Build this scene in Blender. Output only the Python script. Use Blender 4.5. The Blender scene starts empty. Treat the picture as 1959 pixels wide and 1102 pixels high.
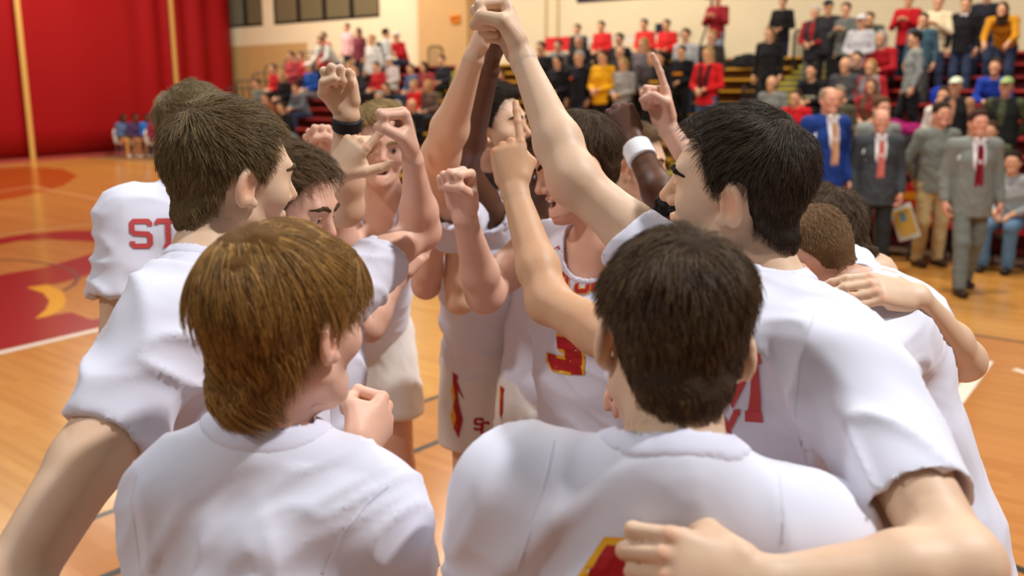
import bpy, bmesh, math, random
import numpy as np
from mathutils import Vector, Matrix
from mathutils.bvhtree import BVHTree

random.seed(7)
RNG = np.random.default_rng(7)
SC = bpy.context.scene
COL = SC.collection
pi = math.pi

# ------------------------------------------------------------------ camera, world, lights, exposure
FPX = 1780.0
W, H = 1959.0, 1102.0
PITCH = math.atan(373 / FPX)
CAM = np.array([0.0, 0.0, 2.0])
RIGHT = np.array([1.0, 0, 0])
FWD = np.array([0.0, math.cos(PITCH), -math.sin(PITCH)])
UPV = np.array([0.0, math.sin(PITCH), math.cos(PITCH)])
cam_data = bpy.data.cameras.new('camera')
cam = bpy.data.objects.new('camera', cam_data)
COL.objects.link(cam)
cam.location = CAM
cam.rotation_euler = (pi / 2 - PITCH, 0, 0)
cam_data.sensor_width = 36
cam_data.lens = FPX / W * 36
cam_data.clip_start = 0.05
cam_data.clip_end = 200
cam_data.dof.use_dof = True
cam_data.dof.focus_distance = 1.65
cam_data.dof.aperture_fstop = 3.2
SC.camera = cam

world = bpy.data.worlds.new('gym_ambient')
SC.world = world
world.use_nodes = True
world.node_tree.nodes['Background'].inputs[0].default_value = (1.0, 0.95, 0.93, 1)
world.node_tree.nodes['Background'].inputs[1].default_value = 0.17

def area_light(name, loc, size, power, color, target=None):
    l = bpy.data.lights.new(name, 'AREA')
    l.shape = 'DISK'; l.size = size; l.energy = power; l.color = color
    o = bpy.data.objects.new(name, l)
    COL.objects.link(o); o.location = loc
    if target is not None:
        o.rotation_euler = (Vector(target) - Vector(loc)).to_track_quat('-Z', 'Y').to_euler()
    return o

# the hall's high ceiling lamps: two rows over the court and a row over the stands
COOL = (0.95, 0.96, 1.0)
WARM = (1.0, 0.89, 0.74)
area_light('ceiling_lamp', (4.6, 1.2, 8.5), 0.5, 720, COOL, (0.2, 1.8, 1.5))
area_light('ceiling_lamp', (-5.5, -1.0, 8.5), 0.7, 260, COOL, (-0.3, 1.8, 1.5))
area_light('ceiling_lamp', (-3.0, 7.5, 8.5), 0.7, 300, COOL, (-0.3, 3, 1.2))
area_light('ceiling_lamp', (4.0, 9.5, 8.5), 0.8, 360, WARM, (4.2, 9.5, 0))
area_light('ceiling_lamp', (-10, 17, 8.5), 0.9, 460, WARM, (-10, 19, 0))
area_light('ceiling_lamp', (-12, 26, 8.5), 0.9, 400, WARM, (-12, 27, 0))
area_light('ceiling_lamp', (5.5, 13.5, 8.8), 0.9, 460, WARM, (8.5, 13.0, 1.5))
area_light('ceiling_lamp', (-1.0, 20, 8.8), 0.9, 640, WARM, (2.0, 22.0, 2))
area_light('ceiling_lamp', (-8.0, 27, 8.8), 0.9, 700, WARM, (-5.0, 30.0, 2))

SC.view_settings.view_transform = 'Standard'
SC.view_settings.look = 'None'
SC.view_settings.gamma = 1.0
SC.view_settings.exposure = 0.06
SC.view_settings.use_curve_mapping = False

# ------------------------------------------------------------------ helpers
def V3(p): return np.array(p, dtype=float)
def nrm(v):
    v = V3(v); return v / (np.linalg.norm(v) + 1e-12)
def P(u, v, zc):                      # a photo pixel at a depth along the view axis
    return CAM + zc * (FWD + (u - 979.5) / FPX * RIGHT - (v - 551) / FPX * UPV)
def G(u, v, z=0.0):                   # a photo pixel on a horizontal plane
    d = FWD + (u - 979.5) / FPX * RIGHT - (v - 551) / FPX * UPV
    return CAM + d * ((z - CAM[2]) / d[2])
# gym axes: A runs along the stands away to the far end, N points from the court into the stands
A = np.array([-0.770, 0.638, 0.0]); N = np.array([0.638, 0.770, 0.0])
def ang_to(u, D):                     # where the view column u meets the line at distance D along N
    tx = (u - 979.5) / FPX
    y = D / (N[0] * tx + N[1]); return np.array([tx * y, y, 0.0])

def tag(o, label=None, cat=None, group=None, kind=None):
    if label: o['label'] = label
    if cat: o['category'] = cat
    if group: o['group'] = group
    if kind: o['kind'] = kind
    return o
def empty(name, loc, rz=0.0):
    o = bpy.data.objects.new(name, None); COL.objects.link(o)
    o.location = Vector(loc); o.rotation_euler = (0, 0, rz); o.empty_display_size = 0.1
    return o
def mesh_obj(name, verts, faces, mat=None, parent=None, smooth=False, loc=(0, 0, 0)):
    me = bpy.data.meshes.new(name)
    me.from_pydata([tuple(v) for v in verts], [], [tuple(f) for f in faces])
    me.update()
    if smooth: me.shade_smooth()
    if mat: me.materials.append(mat)
    o = bpy.data.objects.new(name, me); COL.objects.link(o)
    o.location = loc
    if parent: o.parent = parent
    return o
def np_mesh(name, v, q, mat, parent, smooth=True, off=None, tint=None):
    me = bpy.data.meshes.new(name)
    v = np.asarray(v, dtype=np.float32)
    if off is not None: v = v - np.asarray(off, dtype=np.float32)
    me.vertices.add(len(v)); me.vertices.foreach_set('co', v.ravel())
    n = len(q); me.loops.add(n * 4); me.polygons.add(n)
    me.loops.foreach_set('vertex_index', np.asarray(q, dtype=np.int32).ravel())
    me.polygons.foreach_set('loop_start', np.arange(0, n * 4, 4, dtype=np.int32))
    if tint is not None:
        at = me.attributes.new('tint', 'FLOAT_COLOR', 'POINT')
        c = np.ones((len(v), 4), dtype=np.float32); c[:, :3] = tint
        at.data.foreach_set('color', c.ravel())
    me.update(calc_edges=True)
    if smooth: me.shade_smooth()
    me.materials.append(mat)
    o = bpy.data.objects.new(name, me); COL.objects.link(o)
    if parent: o.parent = parent
    return o
class MB:                             # collects boxes, bars and prisms into one mesh
    def __init__(s): s.v = []; s.f = []
    def hexa(s, pts):
        b = len(s.v); s.v += [tuple(p) for p in pts]
        s.f += [tuple(b + i for i in q) for q in ((0, 3, 2, 1), (4, 5, 6, 7), (0, 1, 5, 4), (1, 2, 6, 5), (2, 3, 7, 6), (3, 0, 4, 7))]
    def box(s, c, size, X=(1, 0, 0), Y=(0, 1, 0), Z=(0, 0, 1)):
        c = V3(c); X = V3(X) * size[0] / 2; Y = V3(Y) * size[1] / 2; Z = V3(Z) * size[2] / 2
        s.hexa([c - X - Y - Z, c + X - Y - Z, c + X + Y - Z, c - X + Y - Z, c - X - Y + Z, c + X - Y + Z, c + X + Y + Z, c - X + Y + Z])
        return s
    def bar(s, a, b, r, n=8, r2=None):
        a = V3(a); b = V3(b); d = nrm(b - a)
        x = nrm(np.cross(d, (0, 0, 1) if abs(d[2]) < .9 else (1, 0, 0))); y = np.cross(d, x)
        k = len(s.v); r2 = r if r2 is None else r2
        for p, rr in ((a, r), (b, r2)):
            for i in range(n):
                t = 2 * pi * i / n
                s.v.append(tuple(p + rr * (math.cos(t) * x + math.sin(t) * y)))
        for i in range(n):
            j = (i + 1) % n; s.f.append((k + i, k + j, k + n + j, k + n + i))
        s.f.append(tuple(k + i for i in reversed(range(n)))); s.f.append(tuple(k + n + i for i in range(n)))
        return s
    def tube(s, pts, r, n=8):
        for a, b in zip(pts[:-1], pts[1:]): s.bar(a, b, r, n)
        return s
    def prism(s, pts2, o, X, Y, Z, h):
        o = V3(o); X = V3(X); Y = V3(Y); Z = V3(Z); k = len(s.v); n = len(pts2)
        for z in (0, h):
            for x, y in pts2: s.v.append(tuple(o + x * X + y * Y + z * Z))
        s.f.append(tuple(k + i for i in reversed(range(n)))); s.f.append(tuple(k + n + i for i in range(n)))
        for i in range(n):
            j = (i + 1) % n; s.f.append((k + i, k + j, k + n + j, k + n + i))
        return s
    def build(s, name, mat, parent=None, smooth=False, off=None):
        v = s.v if off is None else [tuple(V3(p) - V3(off)) for p in s.v]
        return mesh_obj(name, v, s.f, mat, parent, smooth)

# ------------------------------------------------------------------ materials
_M = {}
def srgb(c):
    c = np.array(c, dtype=float) / 255
    return tuple(np.where(c <= .04045, c / 12.92, ((c + .055) / 1.055) ** 2.4))
def mat(name, rgb, rough=.6, spec=.3, metal=0, noise=0.0, nscale=30, bump=0.0, bscale=200, sheen=0.0, coat=0.0):
    if name in _M: return _M[name]
    m = bpy.data.materials.new(name); m.use_nodes = True; _M[name] = m
    nt = m.node_tree; b = nt.nodes['Principled BSDF']
    c = srgb(rgb) + (1,)
    b.inputs['Base Color'].default_value = c
    b.inputs['Roughness'].default_value = rough
    b.inputs['Specular IOR Level'].default_value = spec
    b.inputs['Metallic'].default_value = metal
    if sheen: b.inputs['Sheen Weight'].default_value = sheen
    if coat:
        b.inputs['Coat Weight'].default_value = coat; b.inputs['Coat Roughness'].default_value = .12
    tc = None
    if noise or bump:
        tc = nt.nodes.new('ShaderNodeTexCoord')
    if noise:
        n = nt.nodes.new('ShaderNodeTexNoise'); n.inputs['Scale'].default_value = nscale; n.inputs['Detail'].default_value = 4
        nt.links.new(tc.outputs['Object'], n.inputs['Vector'])
        mx = nt.nodes.new('ShaderNodeMix'); mx.data_type = 'RGBA'
        mx.inputs['A'].default_value = tuple(x * (1 - noise) for x in c[:3]) + (1,)
        mx.inputs['B'].default_value = tuple(min(1, x * (1 + noise)) for x in c[:3]) + (1,)
        nt.links.new(n.outputs['Fac'], mx.inputs['Factor']); nt.links.new(mx.outputs['Result'], b.inputs['Base Color'])
    if bump:
        n = nt.nodes.new('ShaderNodeTexNoise'); n.inputs['Scale'].default_value = bscale; n.inputs['Detail'].default_value = 3
        nt.links.new(tc.outputs['Object'], n.inputs['Vector'])
        bp = nt.nodes.new('ShaderNodeBump'); bp.inputs['Strength'].default_value = bump; bp.inputs['Distance'].default_value = .002
        nt.links.new(n.outputs['Fac'], bp.inputs['Height']); nt.links.new(bp.outputs['Normal'], b.inputs['Normal'])
    return m
def skin_mat(name, rgb, rough=.5):
    if name in _M: return _M[name]
    m = mat(name, rgb, rough, .35)
    nt = m.node_tree; b = nt.nodes['Principled BSDF']
    tc = nt.nodes.new('ShaderNodeTexCoord')
    n = nt.nodes.new('ShaderNodeTexNoise'); n.inputs['Scale'].default_value = 26; n.inputs['Detail'].default_value = 5
    nt.links.new(tc.outputs['Object'], n.inputs['Vector'])
    c = np.array(srgb(rgb))
    mx = nt.nodes.new('ShaderNodeMix'); mx.data_type = 'RGBA'
    mx.inputs['A'].default_value = tuple(c * [.97, .86, .82]) + (1,)
    mx.inputs['B'].default_value = tuple(np.minimum(1, c * [1.04, 1.1, 1.12])) + (1,)
    nt.links.new(n.outputs['Fac'], mx.inputs['Factor'])
    at = nt.nodes.new('ShaderNodeAttribute'); at.attribute_name = 'tint'
    mu = nt.nodes.new('ShaderNodeMix'); mu.data_type = 'RGBA'; mu.blend_type = 'MULTIPLY'; mu.inputs['Factor'].default_value = 1
    nt.links.new(mx.outputs['Result'], mu.inputs['A']); nt.links.new(at.outputs['Color'], mu.inputs['B'])
    nt.links.new(mu.outputs['Result'], b.inputs['Base Color'])
    b.inputs['Subsurface Weight'].default_value = .12
    b.inputs['Subsurface Radius'].default_value = (1.0, .4, .2)
    b.inputs['Subsurface Scale'].default_value = .008
    n2 = nt.nodes.new('ShaderNodeTexNoise'); n2.inputs['Scale'].default_value = 420
    nt.links.new(tc.outputs['Object'], n2.inputs['Vector'])
    bp = nt.nodes.new('ShaderNodeBump'); bp.inputs['Strength'].default_value = .12; bp.inputs['Distance'].default_value = .001
    nt.links.new(n2.outputs['Fac'], bp.inputs['Height']); nt.links.new(bp.outputs['Normal'], b.inputs['Normal'])
    return m
def hair_mat(name, rgb, rgb2=None, strand=True):
    if name in _M: return _M[name]
    m = mat(name, rgb, .48 if strand else .75, .25 if strand else .1)
    nt = m.node_tree; b = nt.nodes['Principled BSDF']
    c1 = np.array(srgb(rgb)); c2 = np.array(srgb(rgb2 or rgb))
    mx = nt.nodes.new('ShaderNodeMix'); mx.data_type = 'RGBA'
    mx.inputs['A'].default_value = tuple(c1 * .7) + (1,); mx.inputs['B'].default_value = tuple(np.minimum(1, c2 * 1.15 if strand else c1)) + (1,)
    if strand:
        hi = nt.nodes.new('ShaderNodeHairInfo'); nt.links.new(hi.outputs['Random'], mx.inputs['Factor'])
    else:
        tc = nt.nodes.new('ShaderNodeTexCoord'); n = nt.nodes.new('ShaderNodeTexNoise'); n.inputs['Scale'].default_value = 90
        n.inputs['Detail'].default_value = 5
        nt.links.new(tc.outputs['Object'], n.inputs['Vector']); nt.links.new(n.outputs['Fac'], mx.inputs['Factor'])
        bp = nt.nodes.new('ShaderNodeBump'); bp.inputs['Strength'].default_value = .6; bp.inputs['Distance'].default_value = .003
        nt.links.new(n.outputs['Fac'], bp.inputs['Height']); nt.links.new(bp.outputs['Normal'], b.inputs['Normal'])
    nt.links.new(mx.outputs['Result'], b.inputs['Base Color'])
    return m

CLOTH = mat('white_jersey_cloth', (222, 221, 231), .8, .2, bump=.12, bscale=900, sheen=.15)
RIB = mat('white_rib_knit', (218, 216, 228), .85, .2, bump=.3, bscale=1200)
CREAM_SHORTS = mat('cream_shorts_cloth', (232, 224, 214), .75, .25, bump=.12, bscale=900)
RED_PRINT = mat('red_print', (172, 22, 28), .55, .3)
FADED_RED = mat('faded_red_print', (196, 74, 72), .65, .25, noise=.08, nscale=300)
GOLD_PRINT = mat('gold_print', (236, 170, 30), .55, .3)
BLACK_CLOTH = mat('black_cloth', (26, 25, 27), .85, .2)
SHOE_WHITE = mat('shoe_white', (226, 224, 220), .5, .4)
SOLE = mat('shoe_sole', (190, 60, 50), .6, .3)
EYE_WHITE = mat('eye_white', (225, 218, 210), .2, .5)
IRIS = mat('iris_brown', (60, 42, 30), .15, .6)
TEETH = mat('teeth', (232, 226, 212), .3, .5)
MOUTH = mat('mouth_inside', (90, 30, 30), .4, .4)
BLACK_RUBBER = mat('black_rubber', (20, 21, 24), .55, .3)
WHITE_TAPE = mat('white_wrist_tape', (238, 238, 236), .8, .2, bump=.3, bscale=500)
BLACK_METAL = mat('black_metal', (22, 22, 24), .45, .4)
CHROME = mat('grey_metal', (150, 150, 152), .35, .5, metal=.7)

# ------------------------------------------------------------------ distance fields: bodies and clothes grow as one continuous surface
_TAB = np.random.default_rng(3).random(4096).astype(np.float32)
def vnoise(p, seed=0):                # smooth value noise in -1..1
    p = np.asarray(p, dtype=np.float64); i = np.floor(p).astype(np.int64); f = (p - i).astype(np.float32)
    f = f * f * (3 - 2 * f); out = 0
    for dx in (0, 1):
        for dy in (0, 1):
            for dz in (0, 1):
                h = ((i[:, 0] + dx) * 73856093 ^ (i[:, 1] + dy) * 19349663 ^ (i[:, 2] + dz) * 83492791 ^ (seed * 2654435)) & 4095
                w = (f[:, 0] if dx else 1 - f[:, 0]) * (f[:, 1] if dy else 1 - f[:, 1]) * (f[:, 2] if dz else 1 - f[:, 2])
                out = out + w * _TAB[h]
    return out * 2 - 1

class Pr:                             # one primitive: a distance function and its bounding sphere
    __slots__ = ('f', 'c', 'r', 'm')
    def __init__(s, f, c, r, m=0.0): s.f = f; s.c = V3(c); s.r = float(r); s.m = float(m)   # m: how far its distance may read short
def rc(a, b, ra, rb):                 # tapered limb
    a = V3(a).astype(np.float32); b = V3(b).astype(np.float32); ab = b - a; L2 = float(ab @ ab) + 1e-9
    def f(p):
        q = p - a; t = np.clip((q @ ab) / L2, 0, 1)
        q = q - t[:, None] * ab
        return np.sqrt(np.einsum('ij,ij->i', q, q)) - (ra + (rb - ra) * t)
    return Pr(f, (a + b) / 2, np.linalg.norm(ab) / 2 + max(ra, rb))
def ball(c, r): return rc(c, V3(c) + [0, 0, 1e-4], r, r)
def ec(a, b, X, wa, da, wb, db):      # tapered limb of oval section: width along X, depth across
    a = V3(a); b = V3(b); ax = nrm(b - a); X = V3(X); X = nrm(X - ax * (X @ ax)); Y = np.cross(ax, X)
    R = np.stack([X, Y, ax], 1).astype(np.float32); a32 = a.astype(np.float32); L = float(np.linalg.norm(b - a)) + 1e-9
    def f(p):
        q = (p - a32) @ R
        t = np.clip(q[:, 2] / L, 0, 1)
        w = wa + (wb - wa) * t; d = da + (db - da) * t; e = np.minimum(w, d)
        z = q[:, 2] - t * L
        x1 = q[:, 0] / w; y1 = q[:, 1] / d; z1 = z / e
        k0 = np.sqrt(x1 * x1 + y1 * y1 + z1 * z1) + 1e-6
        k1 = np.sqrt((x1 / w) ** 2 + (y1 / d) ** 2 + (z1 / e) ** 2) + 1e-6
        return np.where(k0 < .3, -e * .7, k0 * (k0 - 1) / k1)
    return Pr(f, (a + b) / 2, L / 2 + max(wa, wb, da, db), .02 + .4 * max(wa, wb, da, db))
def ell(c, R, r):                     # ellipsoid, axes are the columns of R
    c32 = V3(c).astype(np.float32); R = np.asarray(R, dtype=np.float32); r32 = np.asarray(r, dtype=np.float32)
    def f(p):
        q = ((p - c32) @ R) / r32
        k0 = np.sqrt(np.einsum('ij,ij->i', q, q)) + 1e-6
        g = q / r32; k1 = np.sqrt(np.einsum('ij,ij->i', g, g)) + 1e-6
        return np.where(k0 < .3, -float(min(r)) * .7, k0 * (k0 - 1) / k1)
    return Pr(f, c, max(r), .01 + .4 * max(r))
def cut(pr, pt, n):                   # keep the side against n
    pt = V3(pt).astype(np.float32); n = nrm(n).astype(np.float32)
    return Pr(lambda p: np.maximum(pr.f(p), (p - pt) @ n), pr.c, pr.r, pr.m)
def carve(pr, pr2): return Pr(lambda p: np.maximum(pr.f(p), -pr2.f(p)), pr.c, pr.r, pr.m)
def smin(a, b, k):
    if k <= 0: return np.minimum(a, b)
    h = np.clip(.5 + .5 * (b - a) / k, 0, 1)
    return b + (a - b) * h - k * h * (1 - h)
def group(prs, k):
    c = np.mean([q.c for q in prs], 0); r = max(np.linalg.norm(q.c - c) + q.r for q in prs)
    def f(p):
        d = prs[0].f(p)
        for q in prs[1:]: d = smin(d, q.f(p), k)
        return d
    return Pr(f, c, r, max(q.m for q in prs) + k)
def field_at(items, p):
    d = np.full(len(p), 1e3, np.float32)
    for pr, k, op in items: d = apply_op(d, pr.f(p), k, op)
    return d
def apply_op(d, e, k, op):
    if op == 'u': return smin(d, e, k)
    if op == 's': return -smin(-d, e, k)
    return -smin(-d, -e, k)
def sdf_mesh(items, cell, box=None, keep=None):
    B = 8; bs = B * cell; R = bs * .866
    us = [pr for pr, k, op in items if op == 'u']
    lo = np.min([pr.c - pr.r for pr in us], 0) - cell * 2; hi = np.max([pr.c + pr.r for pr in us], 0) + cell * 2
    if box is not None: lo = np.maximum(lo, box[0]); hi = np.minimum(hi, box[1])
    lo = np.floor(lo / cell) * cell
    nb = np.maximum(1, np.ceil((hi - lo) / bs).astype(int))
    ijk = np.stack(np.meshgrid(*[np.arange(n) for n in nb], indexing='ij'), -1).reshape(-1, 3)
    cen = (lo + (ijk + .5) * bs).astype(np.float32)
    D = np.full(len(cen), 1e3, np.float32)
    for pr, k, op in items:
        m = np.linalg.norm(cen - pr.c.astype(np.float32), axis=1) < pr.r + R * 3 + k + pr.m
        if m.any(): D[m] = apply_op(D[m], pr.f(cen[m]), k, op)
    act = np.abs(D) < R * 1.7 + .004
    ijk = ijk[act]; cen = cen[act]; nA = len(ijk)
    g = np.arange(B + 1)
    loc = np.stack(np.meshgrid(g, g, g, indexing='ij'), -1).reshape(-1, 3)
    npt = len(loc)
    pts = ((ijk[:, None, :] * B + loc[None]) * cell + lo).astype(np.float32)
    val = np.full((nA, npt), 1e3, np.float32)
    for pr, k, op in items:
        m = np.linalg.norm(cen - pr.c.astype(np.float32), axis=1) < pr.r + R + k + pr.m + .004
        if m.any():
            val[m] = apply_op(val[m].ravel(), pr.f(pts[m].reshape(-1, 3)), k, op).reshape(-1, npt)
    vg = val.reshape(nA, B + 1, B + 1, B + 1)
    s = vg < 0
    dim = nb * B + 2
    def key(i): return ((i[:, 0] + 1) * dim[1] + (i[:, 1] + 1)) * dim[2] + (i[:, 2] + 1)
    corners = [(a, b, c) for a in (0, 1) for b in (0, 1) for c in (0, 1)]
    cnt = sum(s[:, a:B + a, b:B + b, c:B + c].astype(np.int8) for a, b, c in corners)
    n0, x0, y0, z0 = np.nonzero((cnt > 0) & (cnt < 8))
    cv = {c: vg[n0, x0 + c[0], y0 + c[1], z0 + c[2]] for c in corners}
    acc = np.zeros((len(n0), 3), np.float32); num = np.zeros(len(n0), np.float32)
    for ax in range(3):
        for c in corners:
            if c[ax]: continue
            c2 = tuple(1 if k == ax else c[k] for k in range(3))
            a, b = cv[c], cv[c2]; m = (a < 0) != (b < 0)
            t = np.where(m, a / np.where(np.abs(a - b) < 1e-9, 1, a - b), 0)
            for k in range(3):
                acc[:, k] += np.where(m, (t if k == ax else c[k]), 0)
            num += m
    base = ijk[n0] * B + np.stack([x0, y0, z0], 1)
    vert = (base + acc / num[:, None]) * cell + lo
    kk = key(base); order = np.argsort(kk); ks = kk[order]
    quads = []
    for ax in range(3):
        sl1 = [slice(0, B)] * 3; sl2 = [slice(0, B)] * 3; sl2[ax] = slice(1, B + 1)
        a = s[(slice(None), *sl1)]; b = s[(slice(None), *sl2)]
        n1, i1, j1, k1 = np.nonzero(a != b)
        e = ijk[n1] * B + np.stack([i1, j1, k1], 1)
        flip = ~a[n1, i1, j1, k1]
        u = (ax + 1) % 3; w = (ax + 2) % 3
        ids = []
        for du, dw in ((-1, -1), (0, -1), (0, 0), (-1, 0)):
            c = e.copy(); c[:, u] += du; c[:, w] += dw
            kc = key(c); pos = np.searchsorted(ks, kc); pos = np.minimum(pos, len(ks) - 1)
            ids.append(np.where(ks[pos] == kc, order[pos], -1))
        qd = np.stack(ids, 1); ok = (qd >= 0).all(1); qd = qd[ok]; fl = flip[ok]
        qd[fl] = qd[fl][:, ::-1]
        quads.append(qd)
    q = np.concatenate(quads) if quads else np.zeros((0, 4), int)
    if keep is not None:
        km = keep(vert); q = q[km[q].all(1)]
    used = np.zeros(len(vert), bool); used[q.ravel()] = True
    remap = np.cumsum(used) - 1
    return vert[used], remap[q]
def vert_normals(v, q):
    n = np.cross(v[q[:, 2]] - v[q[:, 0]], v[q[:, 3]] - v[q[:, 1]])
    out = np.zeros_like(v)
    for k in range(4): np.add.at(out, q[:, k], n)
    return out / (np.linalg.norm(out, axis=1, keepdims=True) + 1e-12)
def smooth(v, q, it=2, lam=.5):
    e = np.concatenate([q[:, [0, 1]], q[:, [1, 2]], q[:, [2, 3]], q[:, [3, 0]]])
    cnt = np.bincount(e.ravel(), minlength=len(v))[:, None] + 1e-9
    for _ in range(it):
        acc = np.stack([np.bincount(e[:, 0], v[e[:, 1], k], len(v)) + np.bincount(e[:, 1], v[e[:, 0], k], len(v)) for k in range(3)], 1)
        v = v + lam * (acc / cnt - v)
    return v
def join(parts):
    vs, qs, o = [], [], 0
    for v, q in parts: vs.append(v); qs.append(q + o); o += len(v)
    return np.concatenate(vs), np.concatenate(qs)

# ------------------------------------------------------------------ body building
def head_axes(yaw, pitch, roll):      # yaw 0 = turned away from the camera, 90 = to the picture's right; pitch > 0 looks down
    y, p, r = map(math.radians, (yaw, pitch, roll))
    f = np.array([math.sin(y) * math.cos(p), math.cos(y) * math.cos(p), -math.sin(p)])
    x = np.array([math.cos(y), -math.sin(y), 0.0]); z = np.cross(x, f)
    x2 = x * math.cos(r) + z * math.sin(r); z2 = np.cross(x2, f)
    return np.stack([x2, f, z2], 1)

FIN = [(.030, .092, (.046, .027, .022), .0098), (.010, .097, (.050, .031, .023), .0100), (-.010, .092, (.046, .029, .022), .0095), (-.028, .083, (.037, .022, .020), .0083)]
POSE = {
    'fist': ([(80, 100, 62)] * 4, [(.022, .020, -.004), (.043, .050, -.024), (.034, .074, -.052), (.006, .079, -.061)]),
    'point': ([(6, 6, 4), (82, 100, 62), (86, 100, 62), (88, 98, 60)], [(.022, .020, -.004), (.043, .052, -.026), (.030, .078, -.050), (.002, .080, -.060)]),
    'gun': ([(10, 8, 6), (62, 95, 50), (70, 100, 55), (76, 98, 55)], [(.024, .020, -.004), (.052, .046, -.016), (.070, .072, -.030), (.082, .096, -.040)]),
    'open': ([(18, 22, 12), (14, 22, 12), (18, 24, 12), (24, 26, 14)], [(.024, .020, -.004), (.050, .046, -.012), (.068, .070, -.022), (.076, .096, -.030)]),
    'drape': ([(22, 16, 10), (26, 20, 12), (30, 26, 14), (34, 30, 16)], [(.024, .020, -.004), (.046, .050, -.022), (.050, .080, -.036), (.044, .106, -.046)]),
    'grip': ([(42, 58, 34), (48, 64, 36), (54, 66, 38), (58, 64, 38)], [(.024, .020, -.004), (.045, .050, -.024), (.046, .078, -.044), (.036, .098, -.056)]),
    'relax': ([(30, 40, 22), (36, 46, 26), (40, 48, 28), (44, 46, 28)], [(.024, .020, -.004), (.045, .050, -.022), (.045, .078, -.040), (.034, .100, -.050)]),
}
def hand_prims(wrist, ydir, palm, side, pose, s=1.0):
    Y = nrm(ydir); C = -V3(palm); C = nrm(C - Y * (C @ Y)); Xr = np.cross(Y, C)
    T = -Xr if side == 'R' else Xr                       # thumb side
    def w(a, b, c): return V3(wrist) + s * (a * T + b * Y + c * C)
    curls, thumb = POSE[pose]
    out = [(ec(w(0, -.012, 0), w(.001, .080, .001), T, .0285 * s, .0205 * s, .0405 * s, .0150 * s), .012, 'u'),
           (rc(w(.022, .018, -.006), w(.034, .056, -.014), .0165 * s, .0145 * s), .012, 'u'),
           (rc(w(-.026, .02, -.006), w(-.028, .06, -.008), .0130 * s, .0115 * s), .012, 'u')]
    tints = []
    for (a, b, L, r), cu in zip(FIN, curls):
        p = w(a, b, 0); th = 0; segs = [rc(w(a * .8, b - .035, 0), p, r * 1.12 * s, r * 1.12 * s)]
        tints.append((w(a, b + .004, r), .015 * s, (1.06, .86, .80)))
        for n, (l, c) in enumerate(zip(L, cu)):
            th += math.radians(c)
            d = nrm(Y * math.cos(th) - C * math.sin(th) + T * (a * (.9 if th < .8 else -.7)))
            q = p + d * l * s
            k = (1.0, .93, .86, .78)
            segs.append(rc(p, q, r * k[n] * s, r * k[n + 1] * s))
            if n < 2: segs.append(ball(q, r * k[n + 1] * 1.05 * s))
            bd = nrm(np.cross(d, T)); bd = bd if (bd @ C) * math.cos(th) - (bd @ Y) * -math.sin(th) > 0 else -bd
            bn = C * math.cos(th) + Y * math.sin(th)
            if n == 2: tints.append((q - d * .004 * s + bn * r * .7 * s, .0075 * s, (1.08, .90, .90)))
            else: tints.append((q + bn * r * .6 * s, .010 * s, (1.03, .88, .84)))
            p = q
        out.append((group(segs, .003), .0045, 'u'))
    tp = [w(*t) for t in thumb]; tr = (.0165, .0130, .0112, .0092)
    out.append((group([rc(tp[i], tp[i + 1], tr[i] * s, tr[i + 1] * s) for i in range(3)], .004), .006, 'u'))
    tints.append((tp[3] + C * .004 * s, .009 * s, (1.08, .9, .9)))
    return out, tints, T

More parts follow.
